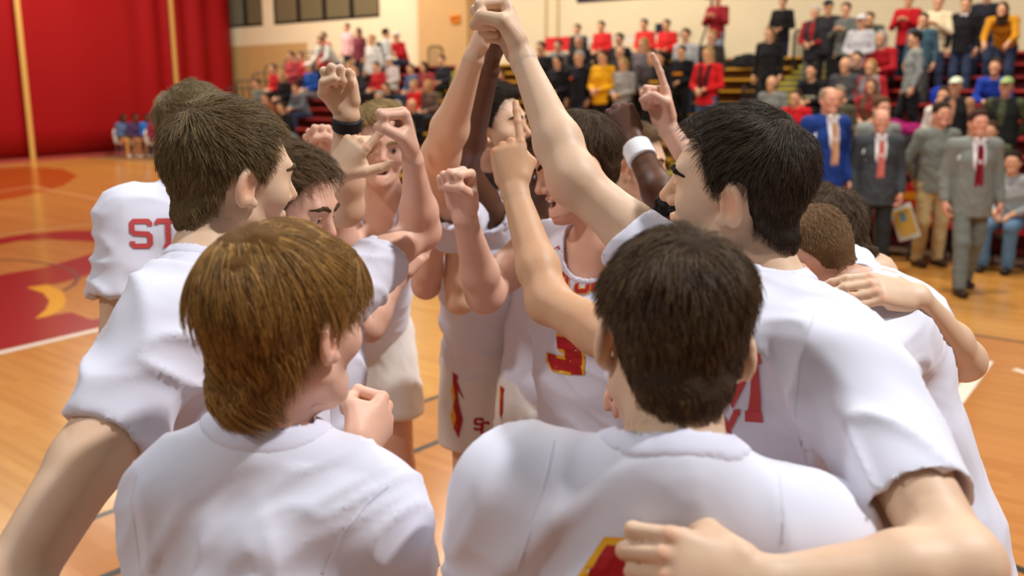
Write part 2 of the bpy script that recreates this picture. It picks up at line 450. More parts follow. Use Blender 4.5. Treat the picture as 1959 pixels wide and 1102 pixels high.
def head_prims(c, R, s, face):
    def h(x, y, z): return V3(c) + s * (R @ V3((x, y, z)))
    it = [(ell(h(0, -.010, .030), R, (.076 * s, .099 * s, .088 * s)), 0, 'u'),
          (ec(h(0, .020, .010), h(0, .042, -.076), R[:, 0], .066 * s, .062 * s, .043 * s, .046 * s), .03 * s, 'u'),
          (rc(h(.054, .002, -.056), h(.012, .066, -.099), .019 * s, .017 * s), .028 * s, 'u'),
          (rc(h(-.054, .002, -.056), h(-.012, .066, -.099), .019 * s, .017 * s), .028 * s, 'u'),
          (ball(h(0, .077, -.100), .0165 * s), .02 * s, 'u'),
          (rc(h(-.036, .079, .022), h(.036, .079, .022), .013 * s, .013 * s), .02 * s, 'u')]
    for x in (-1, 1):
        it.append((ball(h(x * .046, .056, -.022), .023 * s), .03 * s, 'u'))
        it.append((ball(h(x * .033, .104, .004), .015 * s), .016 * s, 's'))
        lid = ball(h(x * .032, .0765, .004), .0145 * s)
        a = 14 if face.get('eyes') == 'down' else 32
        up = R @ V3((0, -math.sin(math.radians(a - 22)), math.cos(math.radians(a - 22))))
        it.append((cut(lid, h(x * .032, .0765, .004), -up), .003, 'u'))
        it.append((cut(lid, h(x * .032, .0765, -.002), R @ V3((0, .25, 1))), .003, 'u'))
    it += [(rc(h(0, .086, .014), h(0, .106, -.026), .0070 * s, .0105 * s), .012 * s, 'u'),
           (rc(h(.0115, .093, -.031), h(-.0115, .093, -.031), .0080 * s, .0080 * s), .006 * s, 'u')]
    tints = [(h(0, .112, -.028), .022 * s, (1.05, .88, .84))]
    if face.get('mouth') == 'open':
        it.append((ell(h(0, .088, -.066), R, (.021 * s, .024 * s, .013 * s)), .004, 's'))
        it.append((rc(h(-.020, .084, -.052), h(.020, .084, -.052), .0062 * s, .0062 * s), .006, 'u'))
        it.append((rc(h(-.017, .083, -.081), h(.017, .083, -.081), .0070 * s, .0070 * s), .006, 'u'))
        tints += [(h(0, .092, -.052), .014, (.95, .62, .6)), (h(0, .09, -.081), .012, (.95, .62, .6))]
    else:
        it.append((rc(h(-.019, .0835, -.058), h(.019, .0835, -.058), .0060 * s, .0060 * s), .006, 'u'))
        it.append((rc(h(-.016, .0835, -.069), h(.016, .0835, -.069), .0070 * s, .0070 * s), .004, 'u'))
        it.append((ball(h(0, .0900, -.058), .0058 * s), .006, 'u'))
        for x in (-.014, 0, .014): tints.append((h(x, .091, -.063), .0125 * s, (.98, .66, .62)))
    for x in (-1, 1):                                     # ears
        ang = math.radians(24) * x
        Re = R @ np.array([[math.cos(ang), -math.sin(ang), 0], [math.sin(ang), math.cos(ang), 0], [0, 0, 1]])
        tl = math.radians(-14)
        Re = Re @ np.array([[1, 0, 0], [0, math.cos(tl), -math.sin(tl)], [0, math.sin(tl), math.cos(tl)]])
        ec0 = h(x * .083, -.008, -.006)
        ear = group([ell(ec0, Re, (.0085 * s, .0205 * s, .034 * s)), ball(h(x * .077, .006, -.032), .009 * s)], .008)
        ear = carve(ear, ell(ec0 + Re @ V3((x * .0075, .003, .004)) * s, Re, (.0085 * s, .0125 * s, .022 * s)))
        it.append((ear, .006 * s, 'u'))
        tints.append((h(x * .086, -.006, -.006), .034 * s, (1.07, .80, .72)))
    return it, tints

HAIRLINE = ([0, 25, 42, 56, 66, 76, 88, 100, 118, 140, 180], [.078, .074, .058, .026, -.012, -.006, .022, .014, -.040, -.066, -.074])
def build_hair(par, root, c, R, s, st, near, Nk=None, nr=.054):
    """cap grown off the skull with a soft hairline, and combed strands over it"""
    xs, ys = HAIRLINE
    top, side = st.get('top', .016), st.get('side', .009)
    rec = st.get('recede', 0.0); nape = st.get('nape', 0.0)
    c32 = V3(c).astype(np.float32); R32 = R.astype(np.float32)
    e_ = ell((0, -.010, .030), np.eye(3), (.076, .099, .088)); nl_ = ((V3(Nk) - c) @ R) / s if Nk is not None else V3((0, -.03, -.16)); n0_ = V3((0, -.022, -.03)); n_ = rc(n0_, n0_ + nrm(nl_ - n0_) * .13, nr + .004 + st.get('nvol', 0), nr + .003 + st.get('nvol', 0))
    sk = Pr(lambda p: smin(e_.f(p), n_.f(p), .03), (0, 0, 0), .2)
    jw = st.get('lump', .004); lf = st.get('lf', 34); seed = st.get('seed', 1)
    def fl(q):                                            # local head coordinates
        q = q.astype(np.float32)
        az = np.degrees(np.arctan2(np.abs(q[:, 0]), q[:, 1] + .01))
        zl = np.interp(az, xs, ys) + st.get('raise', 0.0) * np.clip((az - 45) / 25, 0, 1) - rec * np.clip(1 - az / 60, 0, 1) - nape * np.clip((az - 100) / 60, 0, 1)
        k = np.clip((q[:, 2] - zl) / st.get('soft', .030) + .1, 0, 1); k = k * k * (3 - 2 * k)
        up = np.clip((q[:, 2] - .02) / .075, 0, 1); up = up * up * (3 - 2 * up)
        fr = st.get('fringe', 0.0) * np.exp(-((q[:, 1] - .085) / .03) ** 2 - ((q[:, 2] - .09) / .03) ** 2)
        t = -.004 + (side + (top - side) * up + .004 + fr) * k
        return t, k
    def f(p):
        q = ((p - c32) @ R32) / s
        t, k = fl(q)
        return (sk.f(q) - t) * s
    cell = .0042 if near else .0065
    pr = Pr(f, V3(c) + R @ V3((0, -.01, .02)) * s, .15 * s)
    v, q = sdf_mesh([(pr, 0, 'u')], cell)
    ql = ((v - c) @ R) / s
    t, k = fl(ql)
    v = v + vert_normals(v, q) * (jw * k * vnoise(ql * lf, seed) + jw * .5 * k * vnoise(ql * lf * 2.6, seed + 1))[:, None]
    km = (k > .06); q = q[km[q].all(1)]
    used = np.zeros(len(v), bool); used[q.ravel()] = True; rm = np.cumsum(used) - 1
    v = v[used]; q = rm[q]
    hair = np_mesh('hair', v, q, hair_mat(st['name'] + '_cap', st['rgb'], st.get('rgb2'), strand=False), par, off=root)
    n_str = st.get('strands', 0)
    if not n_str: return hair
    rng = np.random.default_rng(seed)
    n = vert_normals(v, q)
    a = np.linalg.norm(np.cross(v[q[:, 2]] - v[q[:, 0]], v[q[:, 3]] - v[q[:, 1]]), axis=1)
    fi = rng.choice(len(q), n_str, p=a / a.sum()); b = rng.random((n_str, 2))
    qq = q[fi]
    def lerp(x): return (x[qq[:, 0]] * ((1 - b[:, :1]) * (1 - b[:, 1:])) + x[qq[:, 1]] * (b[:, :1] * (1 - b[:, 1:])) + x[qq[:, 2]] * (b[:, :1] * b[:, 1:]) + x[qq[:, 3]] * ((1 - b[:, :1]) * b[:, 1:]))
    p0 = lerp(v); n0 = lerp(n); n0 /= np.linalg.norm(n0, axis=1, keepdims=True)
    l0 = ((p0 - c) @ R) / s; nl = n0 @ R
    wh = V3(st.get('whorl', (.012, -.070, .095)))
    fwd = V3(st.get('comb', (0, 1, 0))); upw = np.clip((l0[:, 2] - .045) / .05, 0, 1)[:, None] * np.clip((l0[:, 1] + .07) / .05, 0, 1)[:, None]
    rad = l0 - wh; rad /= np.linalg.norm(rad, axis=1, keepdims=True) + 1e-6
    sw = np.cross(nl, rad) * st.get('swirl', .35)
    fl_ = rad + sw + fwd * upw * st.get('combw', 1.2) + V3((0, -.15, -.55)) * (1 - upw)
    cl = st.get('clump', .45)
    cf = st.get('clf', 48)
    fl_ = fl_ + cl * np.stack([vnoise(l0 * cf, seed + 5), vnoise(l0 * cf, seed + 6), vnoise(l0 * cf, seed + 7)], 1)
    fl_ += rng.normal(0, .16, fl_.shape)
    fl_ -= nl * np.einsum('ij,ij->i', fl_, nl)[:, None]; fl_ /= np.linalg.norm(fl_, axis=1, keepdims=True) + 1e-6
    al = math.radians(st.get('lift', 30)) * (.7 + .6 * rng.random(n_str)) + np.where(l0[:, 2] < -.01, .22, 0)
    lt = st.get('len', .03); ls = st.get('slen', lt * .5)
    zz = np.clip((l0[:, 2] - .0) / .08, 0, 1)
    L = (ls + (lt - ls) * zz) * (.65 + .6 * rng.random(n_str))
    m = 5; pts = np.zeros((n_str, m, 3)); pos = l0 - nl * .003; pts[:, 0] = pos
    SKC, SKR = V3((0, -.010, .030)), V3((.076, .099, .088))
    rad0 = np.linalg.norm((pos - SKC) / SKR, axis=1); grow = np.sin(al) * L / .085 * .75
    for j in range(1, m):
        aa = al * (1 - .85 * j / m)
        d = fl_ * np.cos(aa)[:, None] + nl * np.sin(aa)[:, None]
        pos = pos + d * (L / (m - 1))[:, None]
        q_ = (pos - SKC) / SKR; rn = np.linalg.norm(q_, axis=1)             # stay on the head's curve
        pos = SKC + (pos - SKC) * np.where(pos[:, 2] > -.01, np.minimum(1, (rad0 + .02 + grow * j / (m - 1)) / rn), 1)[:, None]
        g_ = (pos - SKC) / SKR ** 2
        nl = g_ / (np.linalg.norm(g_, axis=1, keepdims=True) + 1e-9)
        fl_ = fl_ - nl * np.einsum('ij,ij->i', fl_, nl)[:, None] + V3((0, 0, -st.get('droop', .12)))
        fl_ /= np.linalg.norm(fl_, axis=1, keepdims=True) + 1e-6
        pts[:, j] = pos
    wp = (pts.reshape(-1, 3) * s) @ R.T + c - root
    cu = bpy.data.hair_curves.new('hair_strands')
    cu.add_curves([m] * n_str)
    cu.position_data.foreach_set('vector', wp.astype(np.float32).ravel())
    at = cu.attributes.get('radius') or cu.attributes.new('radius', 'FLOAT', 'POINT')
    rr = np.tile(np.linspace(1, .35, m), n_str) * st.get('rad', .00042)
    at.data.foreach_set('value', rr.astype(np.float32))
    cu.materials.append(hair_mat(st['name'] + '_strand', st['rgb'], st.get('rgb2'), strand=True))
    o = bpy.data.objects.new('hair_strands', cu); COL.objects.link(o); o.parent = hair
    return hair

def folds(p, seed, X, U):             # cloth folds: ridges that wander, mostly hanging with the cloth
    q = np.stack([p @ X, p @ U, p @ np.cross(X, U)], 1)
    w = np.stack([vnoise(q * 4.1, seed), vnoise(q * 4.1 + 9, seed + 1), vnoise(q * 4.1 + 5, seed + 2)], 1) * .10
    r1 = 1 - np.abs(vnoise((q + w) * V3((9, 4.5, 9)), seed + 3)) * 1.6
    q2 = q + w; q2 = np.stack([q2[:, 0] + .7 * q2[:, 1], q2[:, 1] - .7 * q2[:, 0], q2[:, 2]], 1)
    r2 = 1 - np.abs(vnoise(q2 * V3((5, 17, 8)), seed + 4)) * 1.8
    r3 = 1 - np.abs(vnoise(np.stack([q2[:, 0] * 5 + 4 * w[:, 0], q2[:, 1] * 15, q2[:, 2] * 8], 1), seed + 8)) * 2.0; r3 = np.clip(r3, 0, 1) ** 2 * np.clip(vnoise(q * 4.5 + 7, seed + 9) + .15, 0, 1)
    big = vnoise(q * V3((3.2, 2.4, 3.2)) + 3, seed + 6)
    r1 = np.clip(r1, -.2, 1) ** 2 * np.sign(np.clip(r1, -.2, 1)); r2 = np.clip(r2, -.2, 1) ** 2 * np.sign(np.clip(r2, -.2, 1))
    return .55 * r1 + .75 * r2 * np.clip(big + .55, 0, 1.2) + .5 * big + .6 * r3 - .25

class Person: pass
def build_person(label, S, grp=None, name='person'):
    near = S.get('near', 1.0)                              # cell-size factor
    skin = skin_mat('skin_' + S['tone'][0], S['tone'][1])
    hc = V3(S['head']); R = head_axes(*S['look']); hs = S.get('hs', 1.0)
    Nk = V3(S['neck']); Ls = V3(S['L']['sh']); Rs = V3(S['R']['sh'])
    mid = (Ls + Rs) / 2; X = nrm(Rs - Ls)
    if 'pelvis' in S: Cp = V3(S['pelvis'])
    else:
        dx, dy = S.get('lean', (0, 0)); tl = S.get('torso', .56)
        Cp = mid + V3((dx, dy, -math.sqrt(max(.1, tl * tl - dx * dx - dy * dy))))
    U = nrm(mid - Cp); Xt = nrm(X - U * (X @ U)); Fw = np.cross(U, Xt)
    Xh = nrm(V3((Xt[0], Xt[1], 0)))
    fh = np.cross((0, 0, 1), Xh); bw = S.get('build', 1.0)
    hips = {'L': Cp - Xh * .09 - V3((0, 0, .05)), 'R': Cp + Xh * .09 - V3((0, 0, .05))}
    fx, fy = S.get('feet', (0, 0)); sep = S.get('stance', .16)
    ank = {k: V3((Cp[0] + fx, Cp[1] + fy, .09)) + Xh * sep * sg for k, sg in (('L', -1), ('R', 1))}
    if 'ank' in S: ank.update({k: V3(p) for k, p in S['ank'].items()})
    knee = {k: (hips[k] + ank[k]) / 2 + fh * .035 for k in 'LR'}
    if 'knee' in S: knee.update({k: V3(p) for k, p in S['knee'].items()})
    root = V3((Cp[0] + fx, Cp[1] + fy, 0.0)) if 'root' not in S else V3(S['root'])
    Lp = lambda t: Cp + (mid - Cp) * t
    # ---- skin
    it, tints = head_prims(hc, R, hs, S.get('face', {}))
    nb = hc + R @ V3((0, -.022, -.062)) * hs
    nd = nrm(nb - Nk)
    it.append((rc(Nk - nd * .03, nb, .056 * bw, .053 * bw), .022, 'u'))
    body = []
    ws = float(np.clip(np.linalg.norm(Rs - Ls) / 2 / .190, .70, 1.05)); wm_ = (1 + ws) / 2; S['ws'] = ws
    lev = [(-.12, .142, .110), (.06, .146, .102), (.38, .136 * wm_, .097), (.70, .160 * ws, .112), (.93, .138 * ws, .088)]
    for (t0, w0, d0), (t1, w1, d1) in zip(lev[:-1], lev[1:]):
        body.append((ec(Lp(t0), Lp(t1), Xt, w0 * bw, d0 * bw, w1 * bw, d1 * bw), .03, 'u'))
    for k, sh in (('L', Ls), ('R', Rs)):
        body.append((rc(Nk - U * .035, sh + U * .002, .048 * bw, .046 * bw), .035, 'u'))
        body.append((rc(hips[k], knee[k], .082 * bw, .058 * bw), .03, 'u'))
        body.append((rc(knee[k], knee[k] * .68 + ank[k] * .32 - fh * .018, .054 * bw, .057 * bw), .03, 'u'))
        body.append((rc(knee[k] * .68 + ank[k] * .32 - fh * .018, ank[k], .056 * bw, .040 * bw), .03, 'u'))
        body.append((ec(ank[k] - V3((0, 0, .045)), ank[k] + fh * .11 - V3((0, 0, .055)), Xh, .036, .034, .040, .026), .02, 'u'))
    hands = {}; arms = {}
    for k in 'LR':
        a = S[k]; sh = V3(a['sh']); el = V3(a['el']); wr = V3(a['wr']); am = bw * a.get('thick', 1.0)
        hd = nrm(V3(a['to']) - wr); hp, ht, T = hand_prims(wr + hd * .012, hd, a['palm'], k, a.get('pose', 'fist'), a.get('hsz', S.get('hsz', 1.0)))
        body.append((ball(sh - U * .004, .056 * am), .02, 'u'))
        body.append((rc(sh, sh * .45 + el * .55, .053 * am, .049 * am), .015, 'u'))
        body.append((rc(sh * .45 + el * .55, el, .049 * am, .041 * am), .015, 'u'))
        m = el * .70 + wr * .30
        body.append((ball(el, .041 * am), .02, 'u'))
        body.append((rc(el, m, .042 * am, .0445 * am), .025, 'u'))
        body.append((ec(m, wr, T, .0445 * am, .042 * am, .0285, .0215), .02, 'u'))
        hands[k] = (hp, wr, hd); tints += ht; arms[k] = (sh, el, wr)
        tints.append((el + nrm(el - (sh + wr) / 2) * .035, .045, (1.03, .88, .84)))
        body += hp
    allit = it + body
    cutN = nb - nd * .035
    parts = []
    ch = (.0054 if not S.get('face', {}).get('show') else .0042 if S['face'].get('mid') else .0034) * near; cb = .0140 * near; ca = .0062 * near
    def dist_arm(v, k):
        sh, el, wr = arms[k]
        return np.minimum(rc(sh, el, 0, 0).f(v.astype(np.float32)), rc(el, wr, 0, 0).f(v.astype(np.float32)))
    def m_head(v, o): return ((v - cutN) @ nd > -o) & (np.linalg.norm(v - hc, axis=1) < .22)
    def m_hand(v, o, k):
        hp, wr, hd = hands[k]
        return ((v - (wr - hd * .01)) @ hd > -o) & (np.linalg.norm(v - wr, axis=1) < .24)
    def m_arm(v, o, k):
        sh, el, wr = arms[k]; hd = hands[k][2]; d = nrm(el - sh)
        mid_ok = (v - (sh + d * .05)) @ d > -o
        near_arm = dist_arm(v, k) < .075 + o
        nofinger = ((v - (wr - hd * .01)) @ hd < o) | (np.linalg.norm(v - wr, axis=1) > .24)
        return mid_ok & near_arm & nofinger
    body_only = [x for x in allit]
    bx = lambda c, r: (V3(c) - r, V3(c) + r)
    parts.append(sdf_mesh(it + body[:5] + [body[9]], ch, bx(hc, .22), lambda v: m_head(v, ch)))
    for k in 'LR':
        sh, el, wr = arms[k]
        lo = np.minimum(np.minimum(sh, el), wr) - .09; hi = np.maximum(np.maximum(sh, el), wr) + .09
        parts.append(sdf_mesh(body, ca, (lo, hi), lambda v: m_arm(v, ca, k)))
        cd = (.0062 if S[k].get('pose', 'fist') == 'relax' else .0030) * near
        parts.append(sdf_mesh([x for x in body if np.linalg.norm(x[0].c - wr) < .3 + x[0].r], cd, bx(wr, .25), lambda v: m_hand(v, cd, k)))
    def m_rest(v):
        o = cb * 1.5
        m = ~m_head(v, -o)
        for k in 'LR': m &= ~m_arm(v, -o, k) & ~m_hand(v, -o, k)
        return m
    parts.append(sdf_mesh(allit, cb, None, m_rest))
    v, q = join(parts)
    tint = np.ones((len(v), 3), np.float32)
    for tc, tr, tv in tints + S.get('tints', []):
        m = np.linalg.norm(v - tc, axis=1); w = np.clip(1 - m / tr, 0, 1)[:, None]
        w = w * w * (3 - 2 * w)
        tint *= 1 + w * (np.array(tv, np.float32) - 1)
    ro = empty(name, root)
    bo = np_mesh('body', v, q, skin, ro, off=root, tint=tint)
    # ---- hair, brows, eyes
    if S.get('hair'):
        build_hair(ro, root, hc, R, hs, S['hair'], near < 1.3, Nk, .054 * bw)
    if S.get('face', {}).get('show'):
        hl = lambda x, y, z: hc + hs * (R @ V3((x, y, z)))
        def brow(x, z):                                    # a point on the brow's own surface
            ys = np.linspace(.125, .03, 80); d = field_at(it, np.array([hl(x, y, z) for y in ys], np.float32))
            k = int(np.argmax(d < 0)); return hl(x, ys[k] + .0008, z)
        for x in (-1, 1):
            bp_ = [brow(x * a, z) for a, z in ((.012, .0220), (.024, .0270), (.036, .0285), (.047, .0255), (.055, .0215))]
            br = group([rc(bp_[n], bp_[n + 1], r0, r1) for n, (r0, r1) in enumerate(((.0042, .0046), (.0046, .0044), (.0044, .0036), (.0036, .0022)))], .003)
            bv, bq = sdf_mesh([(br, 0, 'u')], .0022)
            np_mesh('eyebrow', bv, bq, hair_mat(S['hair']['name'] + '_cap', S['hair']['rgb'], strand=False), ro, off=root)
            ev, ef = [], []; c0 = hl(x * .032, .0765, .004); rr = .0128 * hs
            n, mm = 14, 10
            fe = R @ nrm((0, 1, -.25)); xe = R[:, 0]; ze = np.cross(xe, fe)
            for i in range(mm + 1):
                t = pi * i / mm
                for j in range(n):
                    ph = 2 * pi * j / n
                    ev.append(c0 + rr * (math.cos(t) * fe + math.sin(t) * (math.cos(ph) * xe + math.sin(ph) * ze)))
            for i in range(mm):
                for j in range(n): ef.append((i * n + j, (i + 1) * n + j, (i + 1) * n + (j + 1) % n, i * n + (j + 1) % n))
            eo = mesh_obj('eye', [p - root for p in ev], ef, EYE_WHITE, ro, True)
            eo.data.materials.append(IRIS)
            for pi_, poly in enumerate(eo.data.polygons): poly.material_index = 1 if pi_ < n * 2 else 0
        if S['face'].get('mouth') == 'open':
            tb = MB()
            arc = [(hl(x, .088 - x * x * 22, -.0575)) for x in np.linspace(-.016, .016, 9)]
            for a_, b_ in zip(arc[:-1], arc[1:]): tb.bar(a_, b_, .0036, 6)
            tb.build('teeth', TEETH, ro, True, off=root)
            mv, mq = sdf_mesh([(ell(hl(0, .072, -.067), R, (.021, .012, .014)), 0, 'u')], .003)
            np_mesh('mouth', mv, mq, MOUTH, ro, off=root)
    # ---- clothes
    B = Person(); B.root = root; B.empty = ro; B.body = bo; B.U = U; B.X = Xt; B.F = Fw; B.Cp = Cp; B.mid = mid; B.arms = arms; B.hands = hands; B.neck = Nk
    dress(B, S, Lp, hips, knee, ank, Xh, fh, bw, nd, near)
    tag(ro, label, 'person', grp)
    return B

def dress(B, S, Lp, hips, knee, ank, Xh, fh, bw, nd, near):
    root, ro, U, Xt, Fw, Cp, mid, Nk = B.root, B.empty, B.U, B.X, B.F, B.Cp, B.mid, B.neck
    kind = S.get('wear', 'tee'); seed = S.get('seed', 1)
    it = []
    loose = S.get('loose', 1.0)
    hem = S.get('hem', -.26)
    infl = .020 * loose if kind == 'tee' else .012
    ws = S['ws']; wm_ = (1 + ws) / 2
    lev = [(hem - .15, .170, .130), (-.02, .165, .125), (.38, .158 * wm_, .115), (.70, .164 * ws, .118), (.93, .134 * ws, .090)]
    chain = []
    for (t0, w0, d0), (t1, w1, d1) in zip(lev[:-1], lev[1:]):
        chain.append(ec(Lp(t0), Lp(t1), Xt, w0 * bw + infl, d0 * bw + infl, w1 * bw + infl, d1 * bw + infl))
    torso = cut(group(chain, .03), Lp(hem), -U)
    torso = carve(torso, ec(Lp(hem - .2), Lp(hem + .05), Xt, .152 * bw + infl, .112 * bw + infl, .148 * bw + infl, .108 * bw + infl))
    it.append((torso, 0, 'u'))
    for k in 'LR':
        sh, el, wr = B.arms[k]; sg = -1 if k == 'L' else 1
        if kind == 'tee':
            it.append((rc(Nk - U * .026, sh + U * .002, .060 * bw, .064 * bw), .05, 'u'))
            ct = S[k].get('sleeve', .62); cf = sh + (el - sh) * ct; dd = nrm(el - sh)
            dr = S[k].get('drop', (0, 0, -.012))
            s0 = sh - dd * .02; s1 = cf + dd * .02 + V3(dr)
            r0, r1 = .067 * bw, (.066 + .005 * loose) * bw * S[k].get('cuff', 1.0)
            sl = cut(rc(s0, s1, r0, r1), cf, dd)
            sl = carve(sl, rc(cf - dd * .035 + V3(dr), cf + dd * .05 + V3(dr), r1 - .017, r1 - .014))
            it.append((sl, .065, 'u'))
        else:
            pm = Nk * .25 + sh * .75
            it.append((rc(Nk - U * .035, pm - U * .002, .056 * bw, .056 * bw), .03, 'u'))
    if kind != 'tee':
        for k in 'LR':
            sh = B.arms[k][0]; sg = -1 if k == 'L' else 1
            it.append((rc(sh + Xt * sg * .055 - U * .13, sh + Xt * sg * .055 + U * .10, .072 * bw, .060 * bw), .01, 's'))
    nk0 = Nk - U * .05 + Fw * (.022 if kind == 'tee' else .034); nk1 = Nk + nrm(U + nd) * .12
    nr = (.0625 if kind == 'tee' else .072) * bw
    hole = rc(nk0, nk1, nr, nr * 1.05)
    holes = [hole] if kind == 'tee' else [hole, rc(Nk + Fw * .095 - U * .045, Nk + Fw * .12 + U * .05, .042, .062)]
    solid = list(it)
    for h_ in holes: it.append((h_, .006 if kind == 'tee' else .01, 's'))
    cs = .0072 * near
    v, q = sdf_mesh(it, cs); v = smooth(v, q, 5)
    n = vert_normals(v, q)
    dn = np.minimum.reduce([h_.f(v.astype(np.float32)) for h_ in holes])
    fade = np.clip((dn - .012) / .06, 0, 1)
    amp = S.get('fold', .007)
    v = v + n * (folds(v - root, seed, Xt, U) * amp * fade)[:, None]
    if 'extra' in S: v = S['extra'](v, n, B)
    top = np_mesh('shirt' if kind == 'tee' else 'jersey', v, q, S.get('cloth', CLOTH), ro, off=root)
    B.top = top
    B.bvh = BVHTree.FromPolygons([Vector(p) for p in v], [list(map(int, f)) for f in q])
    # collar: a band of the shirt's own surface, a little proud
    cw = .011 if kind == 'tee' else .007
    def fcol(p):
        d = field_at(solid, p)
        e = np.minimum.reduce([h_.f(p) for h_ in holes])
        return np.maximum(np.maximum(d - .0022, -d - .006), np.abs(e - cw * .9) - cw)
    cc = Nk + Fw * .03; pr = Pr(fcol, cc, .22)
    bxx = (cc - .17, cc + .17)
    cvx, cq = sdf_mesh([(pr, 0, 'u')], .0048 * max(1, near), bxx)
    if len(cq): cvx = smooth(cvx, cq, 2)
    if len(cq): np_mesh('collar', cvx, cq, S.get('rib', RIB), top, off=root)
    # shorts or trousers
    hemz = S.get('shorts', .60)
    lower = []
    wst = S.get('waist', .14)
    lower.append((ec(Cp - U * .10, Lp(wst), Xh, .172 * bw, .132 * bw, .158 * bw, .118 * bw), 0, 'u'))
    for k in 'LR':
        b_ = knee[k] + (ank[k] - knee[k]) * .15
        leg = ec(hips[k] + V3((0, 0, .02)), b_, Xh, .104 * bw, .118 * bw, .118 * bw, .124 * bw)
        leg = cut(leg, (0, 0, hemz), (0, 0, -1))
        leg = carve(leg, cut(ec(hips[k], b_, Xh, .078 * bw, .092 * bw, .090 * bw, .096 * bw), (0, 0, hemz + .06), (0, 0, 1)))
        lower.append((leg, .03, 'u'))
    v, q = sdf_mesh(lower, S.get('scell', .017) * near); v = smooth(v, q, 3)
    n = vert_normals(v, q)
    v = v + n * (folds(v - root, seed + 40, Xh, V3((0, 0, 1))) * .008)[:, None]
    B.shorts = np_mesh('shorts', v, q, S.get('shortcloth', CREAM_SHORTS), ro, off=root)
    B.bvh_s = BVHTree.FromPolygons([Vector(p) for p in v], [list(map(int, f)) for f in q])
    for k in 'LR':
        a = ank[k]
        sh = [(ec(V3((a[0], a[1], .045)) - fh * .055, V3((a[0], a[1], .045)) + fh * .13, Xh, .042, .045, .047, .036), 0, 'u'),
              (rc(a - V3((0, 0, .01)), a + V3((0, 0, .035)), .046, .044), .03, 'u')]
        sv, sq = sdf_mesh([(cut(group([x[0] for x in sh], .03), (0, 0, .012), (0, 0, -1)), 0, 'u')], .013 * near)
        so = np_mesh('shoe', sv, sq, SHOE_WHITE, ro, off=root)
        sb = MB(); c0 = V3((a[0], a[1], 0)) + fh * .037 - root
        ring = [(math.cos(t) * .050, math.sin(t) * .142) for t in np.linspace(0, 2 * pi, 16, endpoint=False)]
        sb.prism(ring, c0, Xh, fh, (0, 0, 1), .022).build('sole', SOLE, so)

# ------------------------------------------------------------------ prints that lie on the cloth
def stroke(pl, w):                    # a polyline of given width as mitred quads
    pl = [np.array(p, float) for p in pl]; n = len(pl); closed = np.linalg.norm(pl[0] - pl[-1]) < 1e-6
    if closed: pl = pl[:-1]; n -= 1
    ds = [(pl[(i + 1) % n] - pl[i]) for i in range(n if closed else n - 1)]; ds = [d / np.linalg.norm(d) for d in ds]
    Lf, Rt = [], []
    for i in range(n):
        d0 = ds[i - 1] if (i > 0 or closed) else ds[0]; d1 = ds[i] if (i < n - 1 or closed) else ds[-1]
        n0 = np.array([-d0[1], d0[0]]); n1 = np.array([-d1[1], d1[0]]); m = n0 + n1; m /= np.linalg.norm(m) + 1e-9
        k = min(1.9, 1 / max(.3, float(m @ n0))); p = pl[i]
        if not closed and i in (0, n - 1): p = p + (d0 if i else -d1) * 0.0
        Lf.append(p + m * k * w / 2); Rt.append(p - m * k * w / 2)
    return [[Rt[i], Rt[(i + 1) % n], Lf[(i + 1) % n], Lf[i]] for i in range(len(ds))]
def decal(B, polys, center, X, Y, size, mat_, name, parent, off=.002, grid=.010, bvh=None, back=None):
    """polys in a unit frame, wrapped onto the cloth from the cloth's own outside"""
    bvh = bvh or B.bvh
    Z = nrm(np.cross(X, Y)); X = nrm(X); Y = nrm(np.cross(Z, X))
    bm = bmesh.new()
    for pl in polys:
        vs = [bm.verts.new((p[0] * size, p[1] * size, 0)) for p in pl]
        try: bm.faces.new(vs)
        except ValueError: pass
    xs = [v.co.x for v in bm.verts]; ys = [v.co.y for v in bm.verts]
    for lo, hi, nx in ((min(xs), max(xs), (1, 0, 0)), (min(ys), max(ys), (0, 1, 0))):
        t = lo + grid
        while t < hi:
            bmesh.ops.bisect_plane(bm, geom=bm.verts[:] + bm.edges[:] + bm.faces[:], plane_co=Vector(nx) * t, plane_no=nx, dist=1e-6)
            t += grid
    for v in bm.verts:
        o = V3(center) + v.co.x * X + v.co.y * Y
        h, n, i, d = bvh.ray_cast(Vector(o + Z * .12), Vector(-Z), .3)
        if h is None:
            h, n, i, d = bvh.find_nearest(Vector(o))
        if n.dot(Vector(Z)) < 0: n = -n
        v.co = h + n * off - Vector(B.root)
    me = bpy.data.meshes.new(name); bm.to_mesh(me); bm.free()
    me.materials.append(mat_)
    o = bpy.data.objects.new(name, me); COL.objects.link(o); o.parent = parent
    return o
def hit(B, u, v, bvh=None):           # where the view through a photo pixel meets the cloth
    d = nrm(P(u, v, 1) - CAM)
    h, n, i, dist = (bvh or B.bvh).ray_cast(Vector(CAM), Vector(d))
    return (None, None) if h is None else (V3(h), V3(n))
def L_S(w=.2): return stroke([(.34, .30), (.34, .42), (.26, .5), (-.26, .5), (-.34, .42), (-.34, .1), (-.26, .02), (.26, -.02), (.34, -.1), (.34, -.42), (.26, -.5), (-.26, -.5), (-.34, -.42), (-.34, -.30)], w)
def L_T(w=.2): return stroke([(-.42, .5), (.42, .5)], w) + stroke([(0, .5), (0, -.5)], w) + stroke([(-.18, -.52), (.18, -.52)], w * .8) + stroke([(-.42, .5), (-.42, .34)], w * .7) + stroke([(.42, .5), (.42, .34)], w * .7)
def L_I(w=.2): return stroke([(0, .5), (0, -.5)], w) + stroke([(-.16, .52), (.16, .52)], w * .8) + stroke([(-.16, -.52), (.16, -.52)], w * .8)
